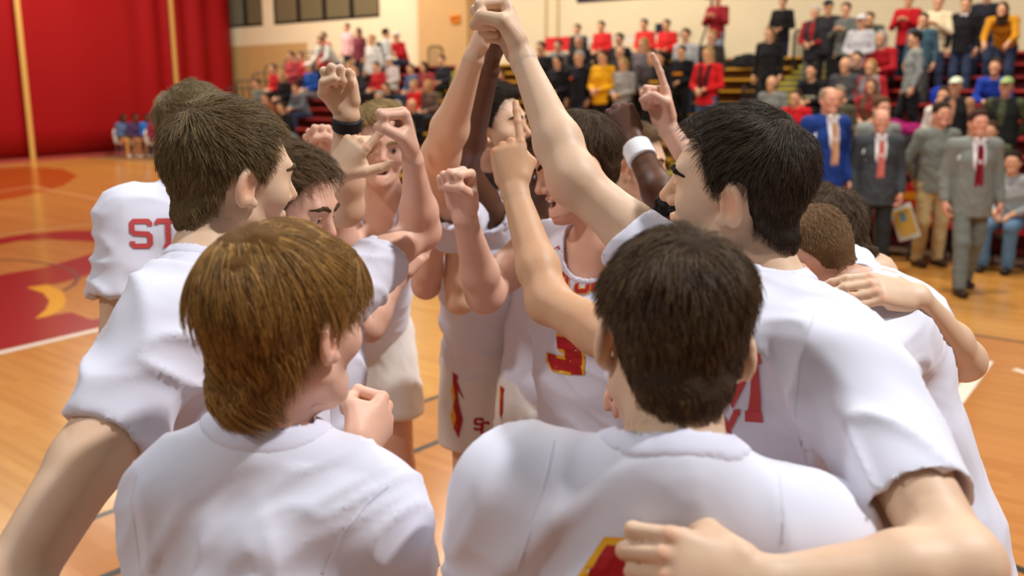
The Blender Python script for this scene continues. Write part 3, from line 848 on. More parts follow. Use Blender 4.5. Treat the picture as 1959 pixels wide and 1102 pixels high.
def L_M(w=.2): return stroke([(-.42, -.5), (-.42, .5), (0, -.2), (.42, .5), (.42, -.5)], w) + stroke([(-.56, -.52), (-.26, -.52)], w * .8) + stroke([(.26, -.52), (.56, -.52)], w * .8) + stroke([(-.56, .52), (-.36, .52)], w * .8) + stroke([(.36, .52), (.56, .52)], w * .8)
def L_Y(w=.2): return stroke([(-.36, .5), (0, 0), (.36, .5)], w) + stroke([(0, 0), (0, -.5)], w) + stroke([(-.2, -.52), (.2, -.52)], w * .8) + stroke([(.24, .52), (.5, .52)], w * .8) + stroke([(-.5, .52), (-.24, .52)], w * .8)
def L_3(w=.26): return stroke([(-.28, .34), (-.28, .44), (-.2, .5), (.2, .5), (.28, .42), (.28, .1), (.2, .02), (-.05, .0)], w) + stroke([(.2, -.02), (.28, -.1), (.28, -.42), (.2, -.5), (-.2, -.5), (-.28, -.42), (-.28, -.3)], w)
def L_1(w=.26): return stroke([(0, .5), (0, -.5)], w) + stroke([(0, .46), (-.18, .36)], w * .8)
def L_C(w=.2): return stroke([(.34, .26), (.34, .4), (.24, .5), (-.24, .5), (-.34, .4), (-.34, -.4), (-.24, -.5), (.24, -.5), (.34, -.4), (.34, -.26)], w)
def L_O(w=.2): return L_C(w) + stroke([(.34, .4), (.34, -.4)], w)
def L_R(w=.2): return stroke([(-.34, -.5), (-.34, .5), (.24, .5), (.34, .4), (.34, .1), (.24, 0), (-.34, 0)], w) + stroke([(.05, 0), (.36, -.5)], w)
def shift(polys, dx, dy=0, s=1.0): return [[np.array(p) * s + (dx, dy) for p in pl] for pl in polys]

# ------------------------------------------------------------------ the hall: floor, court paint, wall, curtain, stands
ZV = V3((0, 0, 1))
def at(s, D, z=0.0): return A * s + N * D + ZV * z
def wood_mat(name, c1, c2, rough=.20):
    m = bpy.data.materials.new(name); m.use_nodes = True
    nt = m.node_tree; b = nt.nodes['Principled BSDF']
    ge = nt.nodes.new('ShaderNodeNewGeometry'); mp = nt.nodes.new('ShaderNodeMapping')
    mp.inputs['Rotation'].default_value = (0, 0, -math.atan2(A[1], A[0])); nt.links.new(ge.outputs['Position'], mp.inputs['Vector'])
    sc = nt.nodes.new('ShaderNodeMapping'); sc.inputs['Scale'].default_value = (1.1, 17.3, 1); nt.links.new(mp.outputs['Vector'], sc.inputs['Vector'])
    wn = nt.nodes.new('ShaderNodeTexBrick'); wn.offset = .37; wn.inputs['Scale'].default_value = 1.0
    wn.inputs['Mortar Size'].default_value = .004; wn.inputs['Color1'].default_value = (0, 0, 0, 1); wn.inputs['Color2'].default_value = (1, 1, 1, 1)
    wn.inputs['Mortar'].default_value = (.3, .3, .3, 1); wn.inputs['Brick Width'].default_value = 1.6; wn.inputs['Row Height'].default_value = 1.0
    nt.links.new(sc.outputs['Vector'], wn.inputs['Vector'])
    s2 = nt.nodes.new('ShaderNodeMapping'); s2.inputs['Scale'].default_value = (3, 90, 1); nt.links.new(mp.outputs['Vector'], s2.inputs['Vector'])
    n = nt.nodes.new('ShaderNodeTexNoise'); n.inputs['Scale'].default_value = 1.0; n.inputs['Detail'].default_value = 6; nt.links.new(s2.outputs['Vector'], n.inputs['Vector'])
    oi = nt.nodes.new('ShaderNodeObjectInfo')
    ad = nt.nodes.new('ShaderNodeMath'); ad.operation = 'MULTIPLY_ADD'; ad.inputs[1].default_value = .35
    nt.links.new(wn.outputs['Color'], ad.inputs[0])
    m2 = nt.nodes.new('ShaderNodeMath'); m2.operation = 'MULTIPLY'; m2.inputs[1].default_value = .45; nt.links.new(n.outputs['Fac'], m2.inputs[0]); nt.links.new(m2.outputs[0], ad.inputs[2])
    a3 = nt.nodes.new('ShaderNodeMath'); a3.operation = 'MULTIPLY_ADD'; a3.inputs[1].default_value = .22; nt.links.new(oi.outputs['Random'], a3.inputs[0]); nt.links.new(ad.outputs[0], a3.inputs[2])
    mx = nt.nodes.new('ShaderNodeMix'); mx.data_type = 'RGBA'
    mx.inputs['A'].default_value = srgb(c1) + (1,); mx.inputs['B'].default_value = srgb(c2) + (1,)
    nt.links.new(a3.outputs[0], mx.inputs['Factor']); nt.links.new(mx.outputs['Result'], b.inputs['Base Color'])
    b.inputs['Roughness'].default_value = rough; b.inputs['Specular IOR Level'].default_value = .5
    return m
BOARD = wood_mat('maple_boards', (178, 114, 46), (216, 160, 82))
STAIN = wood_mat('stained_boards', (164, 96, 38), (196, 130, 64))
floor = mesh_obj('floor', [at(-10, -6, -.02), at(50, -6, -.02), at(50, 24, -.02), at(-10, 24, -.02), at(-10, -6, -.12), at(50, -6, -.12), at(50, 24, -.12), at(-10, 24, -.12)], [(3, 2, 1, 0), (4, 5, 6, 7), (0, 1, 5, 4), (1, 2, 6, 5), (2, 3, 7, 6), (3, 0, 4, 7)], mat('subfloor', (150, 110, 66), .5))
tag(floor, 'glossy maple gym floor with painted court lines', 'floor', kind='structure')
BWD = .058
bb = MB(); bb.box((0, 0, -.0105), (60, BWD - .0006, .021), -A, N)
bme = bb.build('floor_board', BOARD, floor); bmesh_data = bme.data
bme.location = Vector(at(20, -1.0))
for i in range(1, 262):
    o = bpy.data.objects.new('floor_board', bmesh_data); COL.objects.link(o); o.parent = floor
    o.location = Vector(at(20, -1.0 + i * BWD, -.0003 * random.random()))
PAINT_RED = mat('court_red_paint', (150, 8, 20), .22, .5)
PAINT_GOLD = mat('court_gold_paint', (240, 172, 34), .22, .5)
PAINT_WHITE = mat('court_white_line', (236, 226, 206), .25, .5)
PAINT_BLACK = mat('court_black_line', (34, 34, 36), .25, .5)
PAINT_TAN = mat('court_tan_line', (216, 166, 110), .25, .5)
STAIN_DARK = mat('court_brown_stain', (176, 84, 24), .22, .5)
_layer = [0]
def paint(name, pts, m):
    _layer[0] += 1; z0 = .0003 + .00012 * _layer[0]; mb = MB()
    mb.prism([(p[0], p[1]) for p in pts], (0, 0, .00005), (1, 0, 0), (0, 1, 0), (0, 0, 1), z0)
    return mb.build(name, m, floor)
def paint_px(name, px, m): return paint(name, [G(u, v) for u, v in px], m)
def line_w(name, a, b, w, m):
    a = V3(a)[:2]; b = V3(b)[:2]; d = (b - a) / np.linalg.norm(b - a); n = np.array([-d[1], d[0]]) * w / 2
    return paint(name, [a - n, b - n, b + n, a + n], m)
def curve_px(name, px, w, m):
    g = [G(u, v)[:2] for u, v in px]; L, R_ = [], []
    for i, p in enumerate(g):
        d = g[min(i + 1, len(g) - 1)] - g[max(i - 1, 0)]; d /= np.linalg.norm(d); n = np.array([-d[1], d[0]]) * w / 2
        L.append(p + n); R_.append(p - n)
    return paint(name, L + R_[::-1], m)
paint('stained_area', [at(-9, -3)[:2], at(4.22, -3)[:2], at(4.22, 8.35)[:2], at(-9, 8.35)[:2]], STAIN)
line_w('court_line', at(4.20, -3), at(4.20, 8.35), .05, PAINT_BLACK)
line_w('court_line', at(3.62, -3), at(3.62, 4.6), .05, PAINT_BLACK)
line_w('court_line', at(-9, 8.35), at(3.2, 8.35), .05, PAINT_BLACK)
line_w('court_line', at(-9, 11.65), at(12, 11.65), .05, PAINT_BLACK)
line_w('court_line', G(1925, 1080), G(2100, 1142), .06, PAINT_BLACK)
line_w('court_line', G(1887, 690), G(1815, 785), .10, PAINT_WHITE)
line_w('court_line', G(1940, 706), G(2040, 737), .06, PAINT_WHITE)
paint_px('court_disc', [(-260, 420), (-200, 345), (-60, 326), (0, 322), (54, 319), (120, 323), (149, 337), (120, 356), (54, 374), (0, 384), (-120, 405)], STAIN_DARK)
curve_px('court_line', [(-200, 392), (0, 366), (62, 357)], .09, PAINT_TAN)
curve_px('court_line', [(62, 357), (130, 370), (205, 385), (300, 404)], .09, PAINT_TAN)
curve_px('court_line', [(-150, 475), (0, 450), (185, 427), (330, 408)], .07, PAINT_TAN)
curve_px('court_line', [(170, 307), (303, 325), (460, 348)], .07, STAIN_DARK)
paint_px('logo_band', [(-160, 500), (-60, 470), (0, 456), (54, 447), (110, 443), (181, 441), (300, 445), (300, 478), (181, 463), (146, 460), (90, 458), (36, 461), (0, 468), (-100, 500)], PAINT_RED)
paint_px('logo_band', [(-160, 560), (-60, 535), (0, 526), (73, 514), (127, 500), (178, 485), (300, 455), (330, 470), (300, 515), (178, 522), (156, 530), (109, 543), (53, 551), (85, 562), (96, 576), (87, 592), (69, 608), (105, 602), (138, 598), (174, 612), (300, 590), (300, 606), (174, 632), (0, 670), (-160, 705)], PAINT_RED)
paint_px('logo_crescent', [(51, 550), (91, 545), (120, 558), (127, 576), (120, 590), (94, 605), (67, 610), (87, 594), (95, 576), (83, 561)], PAINT_GOLD)
curve_px('court_line', [(-160, 712), (0, 675), (174, 634), (330, 598)], .09, PAINT_WHITE)
curve_px('court_arc', [(-60, 497), (0, 497), (54, 499), (109, 507), (138, 518), (150, 532), (140, 546), (120, 557)], .05, mat('court_dark_arc', (92, 52, 30), .25, .5))

# wall behind the stands
CREAMW = mat('cream_painted_block', (232, 216, 182), .8, .2, noise=.05, nscale=1.5)
TANW = mat('tan_painted_block', (196, 158, 102), .8, .2, noise=.05, nscale=1.5)
DW = 21.5
wm = MB()
def slab(s0, s1, D0, D1, z0, z1, m=None):
    m = m or MB(); m.box(at((s0 + s1) / 2, (D0 + D1) / 2, (z0 + z1) / 2), (abs(s1 - s0), abs(D1 - D0), z1 - z0), -A, N); return m
def s_at(u, D=DW): return float(ang_to(u, D) @ A)
wins = [(s_at(520), s_at(455)), (s_at(736), s_at(540))]
ZB = 4.42
wall = slab(-14, s_at(736), DW, DW + .3, 0, 10).build('wall_back', CREAMW)
tag(wall, 'cream painted block wall behind the stands', 'wall', kind='structure')
w2 = slab(s_at(736), 36, DW, DW + .3, 0, ZB); slab(s_at(540), s_at(520), DW, DW + .3, ZB, 10, w2); slab(s_at(736), 36, DW, DW + .3, 7.0, 10, w2); slab(s_at(455), 36, DW, DW + .3, ZB, 7.0, w2)
w2.build('wall_panel', CREAMW, wall)
slab(s_at(600), 36, DW - .02, DW, 0, 3.75).build('tan_dado', TANW, wall)
GLASS = mat('dark_glass', (112, 104, 78), .12, .6); FRAME = mat('black_window_frame', (24, 22, 20), .5, .3)
LITROOM = mat('room_behind_glass', (150, 140, 104), .8, .2, noise=.3, nscale=1.2)
for i, (s0, s1) in enumerate(wins):
    fr = MB(); npan = 4 if i else 2
    slab(s0, s1, DW + .02, DW + .14, ZB, ZB + .10, fr); slab(s0, s1, DW + .02, DW + .14, 6.9, 7.0, fr)
    fo = fr.build('window_%d' % (i + 1), FRAME); tag(fo, ['dark framed gallery window next to the red curtain', 'wide dark gallery window of four panes above the stands'][i], 'window', kind='structure')
    for k in range(npan + 1):
        c = s0 + (s1 - s0) * k / npan
        slab(c - .09, c + .09, DW + .02, DW + .14, ZB, 7.0).build('window_mullion', FRAME, fo)
    for k in range(npan):
        a_, b_ = s0 + (s1 - s0) * k / npan, s0 + (s1 - s0) * (k + 1) / npan
        slab(a_ + .09, b_ - .09, DW + .06, DW + .09, ZB + .1, 6.9).build('window_pane', GLASS, fo)
pil = slab(s_at(896, 20.9), s_at(806, 20.9), 20.9, DW, 0, 10).build('wall_pillar', mat('tan_pillar', (206, 166, 114), .8, .2, noise=.05, nscale=2)); tag(pil, 'tan pillar standing out from the cream wall', 'pillar', kind='structure')
for u in (1042, 1064): slab(s_at(u) - .04, s_at(u) + .04, DW - .05, DW, 2.6, 10).build('wall_conduit', mat('cream_conduit', (214, 192, 148), .7), wall)
s0 = s_at(876, 20.9)
sg = slab(s0 - .17, s0 + .17, 20.84, 20.9, 4.02, 4.26).build('exit_sign', mat('orange_sign', (232, 140, 22), .5)); tag(sg, 'small orange exit sign on the tan pillar', 'sign')
RED_L = mat('sign_red_letters', (150, 40, 16), .5)
lt = MB()
def wall_polys(mb, polys, c, size, off=.008):
    for pl in polys: mb.prism([(p[0] * size, p[1] * size) for p in pl], c, -A, ZV, -N, off)
def L_E(w=.2): return stroke([(.3, .5), (-.3, .5), (-.3, -.5), (.3, -.5)], w) + stroke([(-.3, 0), (.2, 0)], w)
def L_X(w=.2): return stroke([(-.35, .5), (.35, -.5)], w) + stroke([(-.35, -.5), (.35, .5)], w)
for i, g in enumerate((L_E(.22), L_X(.22), L_I(.22), L_T(.22))): wall_polys(lt, g, at(s0 + .105 - .07 * i, 20.838, 4.14), .11, .004)
lt.build('sign_lettering', RED_L, sg)
b0, b1 = s_at(1262), s_at(1100)
bn = slab(b0, b1, DW - .05, DW - .01, 4.42, 7.4).build('wall_banner', mat('navy_banner', (22, 34, 62), .7)); tag(bn, 'dark navy banner with a blue round emblem on the cream wall', 'banner')
em = MB(); cc = at(b1 - .75, DW - .05, 4.78 + .62)
em.prism([(math.cos(t) * .62, math.sin(t) * .62) for t in np.linspace(0, 2 * pi, 28, endpoint=False)], cc, -A, ZV, -N, .012)
em.build('round_emblem', mat('emblem_blue', (24, 120, 196), .6), bn)

# red dividing curtain with tan webbing straps
c0 = G(-330, 338); c1 = ang_to(463, 21.2); c0 = V3((c0[0], c0[1], 0)); c0 = c0 - nrm(c1 - c0) * 12
cd = nrm(c1 - c0); cn = V3((-cd[1], cd[0], 0)); CL = float(np.linalg.norm(c1 - c0))
nu, nz = 520, 10
cv, cf = [], []
for j in range(nz + 1):
    z = .02 + 9.4 * j / nz
    for i in range(nu + 1):
        t = i / nu * CL
        k = min(1, max(0, (t / CL - .80) / .06))                 # deeper pleats towards the free end
        w = (.012 * math.sin(t * 3.1) + .10 * k * math.sin(t * 5.2 + .4 * math.sin(t * 1.3))) * (1 + .15 * math.sin(z * .7 + t))
        p = c0 + cd * t + cn * w; cv.append((p[0], p[1], z))
for j in range(nz):
    for i in range(nu):
        a_ = j * (nu + 1) + i; cf.append((a_, a_ + 1, a_ + nu + 2, a_ + nu + 1))
cur = mesh_obj('divider_curtain', cv, cf, mat('red_curtain_vinyl', (152, 4, 14), .62, .25, noise=.06, nscale=120), None, True)
sm_ = cur.modifiers.new('thickness', 'SOLIDIFY'); sm_.thickness = .01
tag(cur, 'tall red vinyl curtain dividing the gym', 'curtain')
STRAP = mat('tan_webbing', (212, 168, 92), .7)
def ray_on_curtain(u):
    tx = (u - 979.5) / FPX                         # X = tx*Y
    t = (tx * c0[1] - c0[0]) / (cd[0] - tx * cd[1]); return c0 + cd * t
for u in (63, 346):
    p = ray_on_curtain(u); mb = MB(); mb.box(p - cn * .16 + ZV * 4.7, (.17, .03, 9.4), cd, cn); mb.build('curtain_strap', STRAP, cur)
hm = MB(); hm.box(c0 + cd * CL / 2 - cn * .13 + ZV * .06, (CL, .03, .12), cd, cn); hm.build('curtain_hem', mat('curtain_hem', (164, 70, 66), .6), cur)

# the stands: every bench of every row is its own board
ROWS = 11; D0R, TREAD, RISE, SEAT0 = 12.6, .68, .23, .45
def rowD(k): return D0R + TREAD * k
def seatz(k): return SEAT0 + RISE * k
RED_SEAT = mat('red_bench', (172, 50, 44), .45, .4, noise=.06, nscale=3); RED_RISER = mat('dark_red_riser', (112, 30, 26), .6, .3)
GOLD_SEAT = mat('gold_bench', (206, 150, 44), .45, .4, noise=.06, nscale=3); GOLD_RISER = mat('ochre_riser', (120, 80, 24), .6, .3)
STEP = mat('aisle_step', (112, 110, 84), .7); STEP_EDGE = mat('step_edge_yellow', (214, 196, 40), .6)
DECK = mat('stand_deck', (92, 66, 50), .7)
def section(label, s_lo, s_hi, seat, riser, grow=0.0):
    r = empty('bleacher_section', at((s_lo + s_hi) / 2, D0R, 0)); off = at((s_lo + s_hi) / 2, D0R, 0)
    for k in range(ROWS):
        e = s_hi + grow * k
        slab(s_lo, e, rowD(k) - .13, rowD(k) + .13, seatz(k) - .045, seatz(k)).build('bench', seat, r, off=off)
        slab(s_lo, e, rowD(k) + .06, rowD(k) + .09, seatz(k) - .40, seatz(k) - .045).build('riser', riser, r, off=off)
        slab(s_lo, e, rowD(k) - TREAD + .09, rowD(k) + .10, seatz(k) - .46, seatz(k) - .42).build('footboard', DECK, r, off=off)
    tag(r, label, 'bleachers', 'rows of stands'); return r
section('red bench rows of the stands behind the coaches', -9, 6.5, RED_SEAT, RED_RISER)
section('gold bench rows in the middle of the stands', 8.1, 16.6, GOLD_SEAT, GOLD_RISER)
section('red bench rows of the stands beside the curtain', 18.2, 20.6, RED_SEAT, RED_RISER, .45)
def aisle(label, s_lo, s_hi):
    off = at((s_lo + s_hi) / 2, D0R, 0); r = empty('stair_aisle', off)
    for k in range(ROWS * 2):
        z = .02 + RISE / 2 * (k + 1); d = D0R - TREAD + TREAD / 2 * k
        slab(s_lo + .03, s_hi - .03, d, d + TREAD / 2, max(0, z - .2), z).build('step', STEP, r, off=off)
        slab(s_lo + .03, s_hi - .03, d - .004, d + .05, z - .03, z + .004).build('step_edge', STEP_EDGE, r, off=off)
    tag(r, label, 'stairs', 'aisles of the stands')
aisle('yellow edged aisle steps between gold and red benches behind the coaches', 6.5, 8.1)
aisle('yellow edged aisle steps between gold benches and the curtain side', 16.6, 18.2)
wk = slab(-9, 26, rowD(ROWS - 1) + .1, DW, seatz(ROWS - 1) - .5, seatz(ROWS - 1) - .42).build('floor_gallery', DECK); tag(wk, 'walkway deck along the wall above the top bench', 'deck', kind='structure')
WALKZ = seatz(ROWS - 1) - .42
def rail(label, s, D, z, h=.95, wd=1.1, dirv=None):
    d = V3(dirv) if dirv is not None else N
    a_ = at(s, D, z) - d * wd / 2; b_ = at(s, D, z) + d * wd / 2; off = at(s, D, z); r = empty('stair_rail', off)
    fr = MB(); fr.tube([a_, a_ + ZV * (h - .1), a_ + ZV * h + d * .1, b_ + ZV * h - d * .1, b_ + ZV * (h - .1), b_], .022, 6); fr.build('rail_frame', BLACK_METAL, r, off=off)
    for t in np.linspace(.16, .84, 5): MB().bar(a_ + d * wd * t, a_ + d * wd * t + ZV * h, .012, 5).build('baluster', BLACK_METAL, r, off=off)
    tag(r, label, 'railing', 'black rails of the stands')
for i, (u, k) in enumerate(((477, 5), (498, 6), (530, 7), (552, 8), (590, 9), (612, 10))):
    p = ang_to(u, rowD(k)); rail('black stair rail at the curtain end of the stands, %s from the bottom' % ('first', 'second', 'third', 'fourth', 'fifth', 'topmost')[i], float(p @ A), rowD(k), seatz(k) - .42, dirv=nrm(N * .5 + A * -.6))
for i, (u, k) in enumerate(((838, 10), (1425, 5), (1512, 10))):
    p = ang_to(u, rowD(k)); rail(('black rail loop below the tan pillar', 'black rail beside the gold benches at the aisle foot', 'black rail at the top of the aisle by the wall')[i], float(p @ A), rowD(k), seatz(k) - .42, wd=.6)
# press table on the gallery
ts0, ts1 = s_at(1300, 20.2), s_at(1058, 20.2); tz = WALKZ + 1.05
toff = at((ts0 + ts1) / 2, 20.2, WALKZ); tr_ = empty('press_table', toff)
slab(ts0, ts1, 19.85, 20.5, tz - .03, tz).build('table_top', mat('white_table', (226, 218, 204), .5), tr_, off=toff)
slab(ts0, ts1 - 1.1, 19.86, 19.88, tz - .16, tz - .03).build('table_apron', mat('white_cloth', (220, 212, 200), .8), tr_, off=toff)
for s_ in np.linspace(ts0 + .1, ts1 - .1, 5):
    for d_ in (19.95, 20.42): MB().bar(at(s_, d_, WALKZ), at(s_, d_, tz - .03), .018, 6).build('leg', CHROME, tr_, off=toff)
tag(tr_, 'long white press table on the gallery along the wall', 'table')
rb_ = slab(ts1 - 1.05, ts1, 19.80, 19.83, tz - .32, tz + .03).build('table_banner', mat('red_banner_cloth', (206, 40, 44), .7)); tag(rb_, 'red cloth banner hung from the end of the press table', 'banner')
lp = at(s_at(1262, 20.2), 20.15, tz); lt_ = empty('laptop', lp)
slab(s_at(1262, 20.2) - .17, s_at(1262, 20.2) + .17, 20.05, 20.28, tz, tz + .02).build('keyboard_base', BLACK_METAL, lt_, off=lp)
slab(s_at(1262, 20.2) - .17, s_at(1262, 20.2) + .17, 20.03, 20.05, tz + .02, tz + .25).build('screen_lid', mat('laptop_lid', (30, 34, 44), .4), lt_, off=lp)
tag(lt_, 'open black laptop on the press table', 'laptop')
# camera tripod at the wall
tp = at(s_at(1346, 19.9), 19.9, WALKZ); tt = empty('camera_tripod', tp); hd_ = tp + ZV * 1.75
MB().bar(tp + ZV * 1.0, hd_, .03, 6).build('centre_column', BLACK_METAL, tt, off=tp)
for a_ in (0.4, 2.5, 4.6): MB().bar(tp + ZV * 1.45, tp + V3((math.cos(a_), math.sin(a_), 0)) * .5, .024, 6).build('leg', BLACK_METAL, tt, off=tp)
vc = MB(); vc.box(hd_ + ZV * .1, (.32, .14, .16), A, N); vc.bar(hd_ + ZV * .1 - N * .06, hd_ + ZV * .1 - N * .26, .06, 10); vc.build('video_camera', BLACK_METAL, tt, off=tp)
tag(tt, 'black camera tripod standing on the gallery by the wall', 'tripod')
# red team chairs in front of the stands
CH_RED = mat('red_chair_vinyl', (190, 22, 30), .4, .4); CH_GOLD = mat('gold_chair_print', (214, 160, 40), .5)
def team_chair(label, pos, proto=None):
    if proto is None:
        r = empty('team_chair', pos); f = -N; x = A
        def pt(a, b, c): return x * a + f * b + ZV * c
        mb = MB(); mb.box(pt(0, 0, .45), (.46, .42, .06), x, f); mb.build('seat', CH_RED, r)
        mb = MB(); mb.box(pt(0, -.24, .74), (.46, .05, .30), x, f); bk = mb.build('backrest', CH_RED, r)
        mb = MB(); mb.box(pt(0, -.213, .74), (.30, .006, .10), x, f); mb.build('back_print', CH_GOLD, bk)
        for sx in (-1, 1):
            MB().bar(pt(sx * .21, .18, 0), pt(sx * .21, -.25, .88), .013, 6).build('leg', BLACK_METAL, r)
            MB().bar(pt(sx * .21, -.20, 0), pt(sx * .21, .16, .43), .013, 6).build('leg', BLACK_METAL, r)
        MB().bar(pt(-.21, .02, .28), pt(.21, .02, .28), .010, 6).build('crossbar', BLACK_METAL, r)
    else:
        r = proto.copy(); COL.objects.link(r); r.location = Vector(pos)
        for ch in proto.children:
            c = ch.copy(); COL.objects.link(c); c.parent = r
            for g in ch.children:
                d = g.copy(); COL.objects.link(d); d.parent = c
    tag(r, label, 'chair', 'red team chairs'); return r
CHD = 11.95
cpos = [(u, ang_to(u, CHD)) for u in (1480, 1560, 1640, 1722, 1790, 1860, 1945, 2035)]
CHL = ['red team chair nearest the aisle, behind the blue suit', 'red team chair between the blue suit and the charcoal suit', 'red team chair behind the charcoal suit', 'red team chair beside the clipboard', 'red team chair behind the khaki trousers', 'red team chair behind the light grey suit', 'red team chair with gold print under the bearded man', 'red team chair cut by the frame edge']
pro = None
for (u, p), l in zip(cpos, CHL):
    r = team_chair(l, p, pro); pro = pro or r
# ------------------------------------------------------------------ the players in the huddle
FAIR = ('fair', (218, 184, 152)); FAIR2 = ('fair_pink', (222, 176, 150)); TAN = ('tan', (206, 162, 124)); DARK = ('dark', (92, 58, 38)); PALE = ('pale', (226, 184, 150))
def arm(sh, el, wr, to, palm, pose='fist', **k):
    d = dict(sh=P(*sh), el=P(*el), wr=P(*wr), to=P(*to), palm=palm, pose=pose); d.update(k); return d
def hairstyle(name, rgb, rgb2, **k):
    d = dict(name='hair_' + name, rgb=rgb, rgb2=rgb2); d.update(k); return d
HUD = 'players in the white-shirted huddle'
B = {}
def player(key, label, **S):
    B[key] = build_person(label, S, HUD)
    return B[key]

def near_right():
    player('near_right', 'dark haired player seen from behind, red and yellow number on his shirt back',
        tone=FAIR, near=1.0, head=P(1288, 656, 1.10), look=(0, 21, -6), neck=P(1292, 868, 1.05), build=1.04,
        L=arm((990, 968, 1.12), (945, 1210, 1.2), (1010, 1230, 1.42), (1060, 1220, 1.52), (0, .3, -1), 'relax'),
        R=arm((1545, 1055, 1.08), (1580, 1290, 1.18), (1520, 1290, 1.38), (1480, 1280, 1.48), (0, .3, -1), 'relax'),
        lean=(.02, -.16), seed=3, fold=.011,
        hair=hairstyle('near_right', (60, 44, 30), (112, 86, 56), top=.016, side=.006, strands=13000, len=.036, slen=.020, lift=26, swirl=.55, clump=.55, combw=.5, whorl=(.0, -.075, .088), seed=11, nvol=.003, nape=.022))
def near_left():
    player('near_left', 'golden brown mop-haired player seen from behind with a raised fist',
        tone=FAIR2, near=1.0, head=P(547, 624, 1.17), look=(34, 3, 2), hs=.98, neck=P(500, 815, 1.19), build=1.0,
        L=arm((352, 965, 1.21), (330, 1205, 1.27), (370, 1240, 1.44), (400, 1230, 1.52), (0, .3, -1), 'relax'),
        R=arm((700, 985, 1.21), (790, 1170, 1.30), (672, 880, 1.32), (722, 812, 1.38), (-.8, .5, .1), 'fist'),
        lean=(-.02, -.10), face=dict(show=True, mid=True), seed=8, fold=.013,
        hair=hairstyle('near_left', (104, 72, 34), (186, 140, 72), top=.021, side=.006, strands=13000, len=.08, slen=.055, lift=5, swirl=.5, clump=.5, clf=30, combw=1.0, comb=(.5, .8, -.2), whorl=(-.01, -.055, .10), seed=12, nvol=.014, nape=.034, fringe=.008, lump=.0035, droop=.22, rad=.0005))
def tall_left():
    player('tall_left', 'tall sandy haired player in profile, long bare arm reaching down out of the frame',
        tone=FAIR, near=1.0, head=P(445, 342, 1.57), look=(54, 4, -2), neck=P(386, 500, 1.53),
        R=arm((324, 632, 1.38), (15, 1130, 1.16), (190, 1420, 1.06), (260, 1460, 1.06), (.5, .8, 0), 'relax', sleeve=.44, cuff=.95),
        L=arm((480, 540, 1.68), (535, 452, 2.08), (636, 342, 2.14), (680, 278, 2.13), (.45, .85, -.25), 'gun', thick=.9),
        lean=(.07, .05), face=dict(show=True, mid=True), seed=5, fold=.014,
        hair=hairstyle('tall_left', (92, 72, 46), (142, 118, 78), top=.016, side=.009, strands=12000, len=.030, slen=.018, lift=30, clump=.4, combw=1.2, seed=13, nape=.010))
def tall_right():
    pts = [P(1342, 372, 1.26), P(1355, 398, 1.26), P(1325, 410, 1.25), P(1378, 380, 1.28), P(1350, 350, 1.27), P(1372, 412, 1.28), P(1338, 425, 1.26)]
    player('tall_right', 'tall dark haired player in profile, one fist highest, other arm round a teammate',
        tone=FAIR, near=1.0, head=P(1404, 363, 1.47), look=(-71, -7, 7), neck=P(1484, 556, 1.46), face=dict(show=True, eyes='down'),
        L=arm((1622, 712, 1.21), (1838, 1085, .97), (1470, 1122, .94), (1350, 1098, .94), (0, .85, -.5), 'grip', sleeve=.72, cuff=.98, thick=.92),
        R=arm((1338, 556, 1.46), (1098, 345, 1.50), (1002, 118, 1.62), (978, 60, 1.64), (-1, -.12, 0), 'fist', sleeve=.56, cuff=.86, thick=.88),
        lean=(.10, -.02), seed=6, fold=.018, tints=[(p, .009, (.93, .72, .66)) for p in pts],
        hair=hairstyle('tall_right', (48, 38, 29), (88, 72, 54), top=.016, side=.009, strands=12000, len=.030, slen=.018, lift=28, clump=.6, combw=1.3, seed=14, fringe=.006, recede=.0, nape=.004))
def pointing_hidden():
    player('hidden_pointer', 'player hidden behind the dark head, only his bare arm and raised index finger showing',
        tone=TAN, near=1.15, head=P(1318, 590, 1.78), look=(-45, 18, 0), neck=P(1360, 705, 1.80),
        L=arm((1265, 705, 1.66), (1050, 578, 1.86), (985, 368, 1.98), (972, 290, 1.99), (.05, 1, 0), 'point', sleeve=.22),
        R=arm((1420, 715, 1.95), (1460, 900, 1.95), (1440, 1000, 1.85), (1400, 1020, 1.8), (0, 0, -1), 'relax'),
        lean=(.10, .06), seed=21, build=.95,
        hair=hairstyle('brown_plain', (60, 46, 32), (84, 66, 46), top=.014, side=.008))
def fade():
    player('fade', 'player with a clipped fade haircut bowing his head, hand of a teammate on his shoulder',
        tone=FAIR2, near=1.15, head=P(1545, 510, 1.98), look=(-60, 32, 0), neck=P(1660, 560, 1.95),
        L=arm((1712, 655, 1.88), (1600, 740, 1.66), (1500, 800, 1.55), (1450, 800, 1.55), (0, .6, -.8), 'open', sleeve=.50, cuff=1.1),
        R=arm((1600, 530, 2.15), (1405, 425, 2.42), (1278, 248, 2.5), (1262, 190, 2.5), (-.8, -.6, 0), 'point'),
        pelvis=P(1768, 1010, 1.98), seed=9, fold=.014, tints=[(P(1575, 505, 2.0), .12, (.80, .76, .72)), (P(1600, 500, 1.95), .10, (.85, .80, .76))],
        hair=hairstyle('fade', (112, 84, 56), (156, 122, 84), top=.012, side=.004, strands=6000, len=.018, slen=.006, lift=42, clump=.3, seed=15, soft=.05, nape=-.02, lump=.001, **{'raise': .016}))
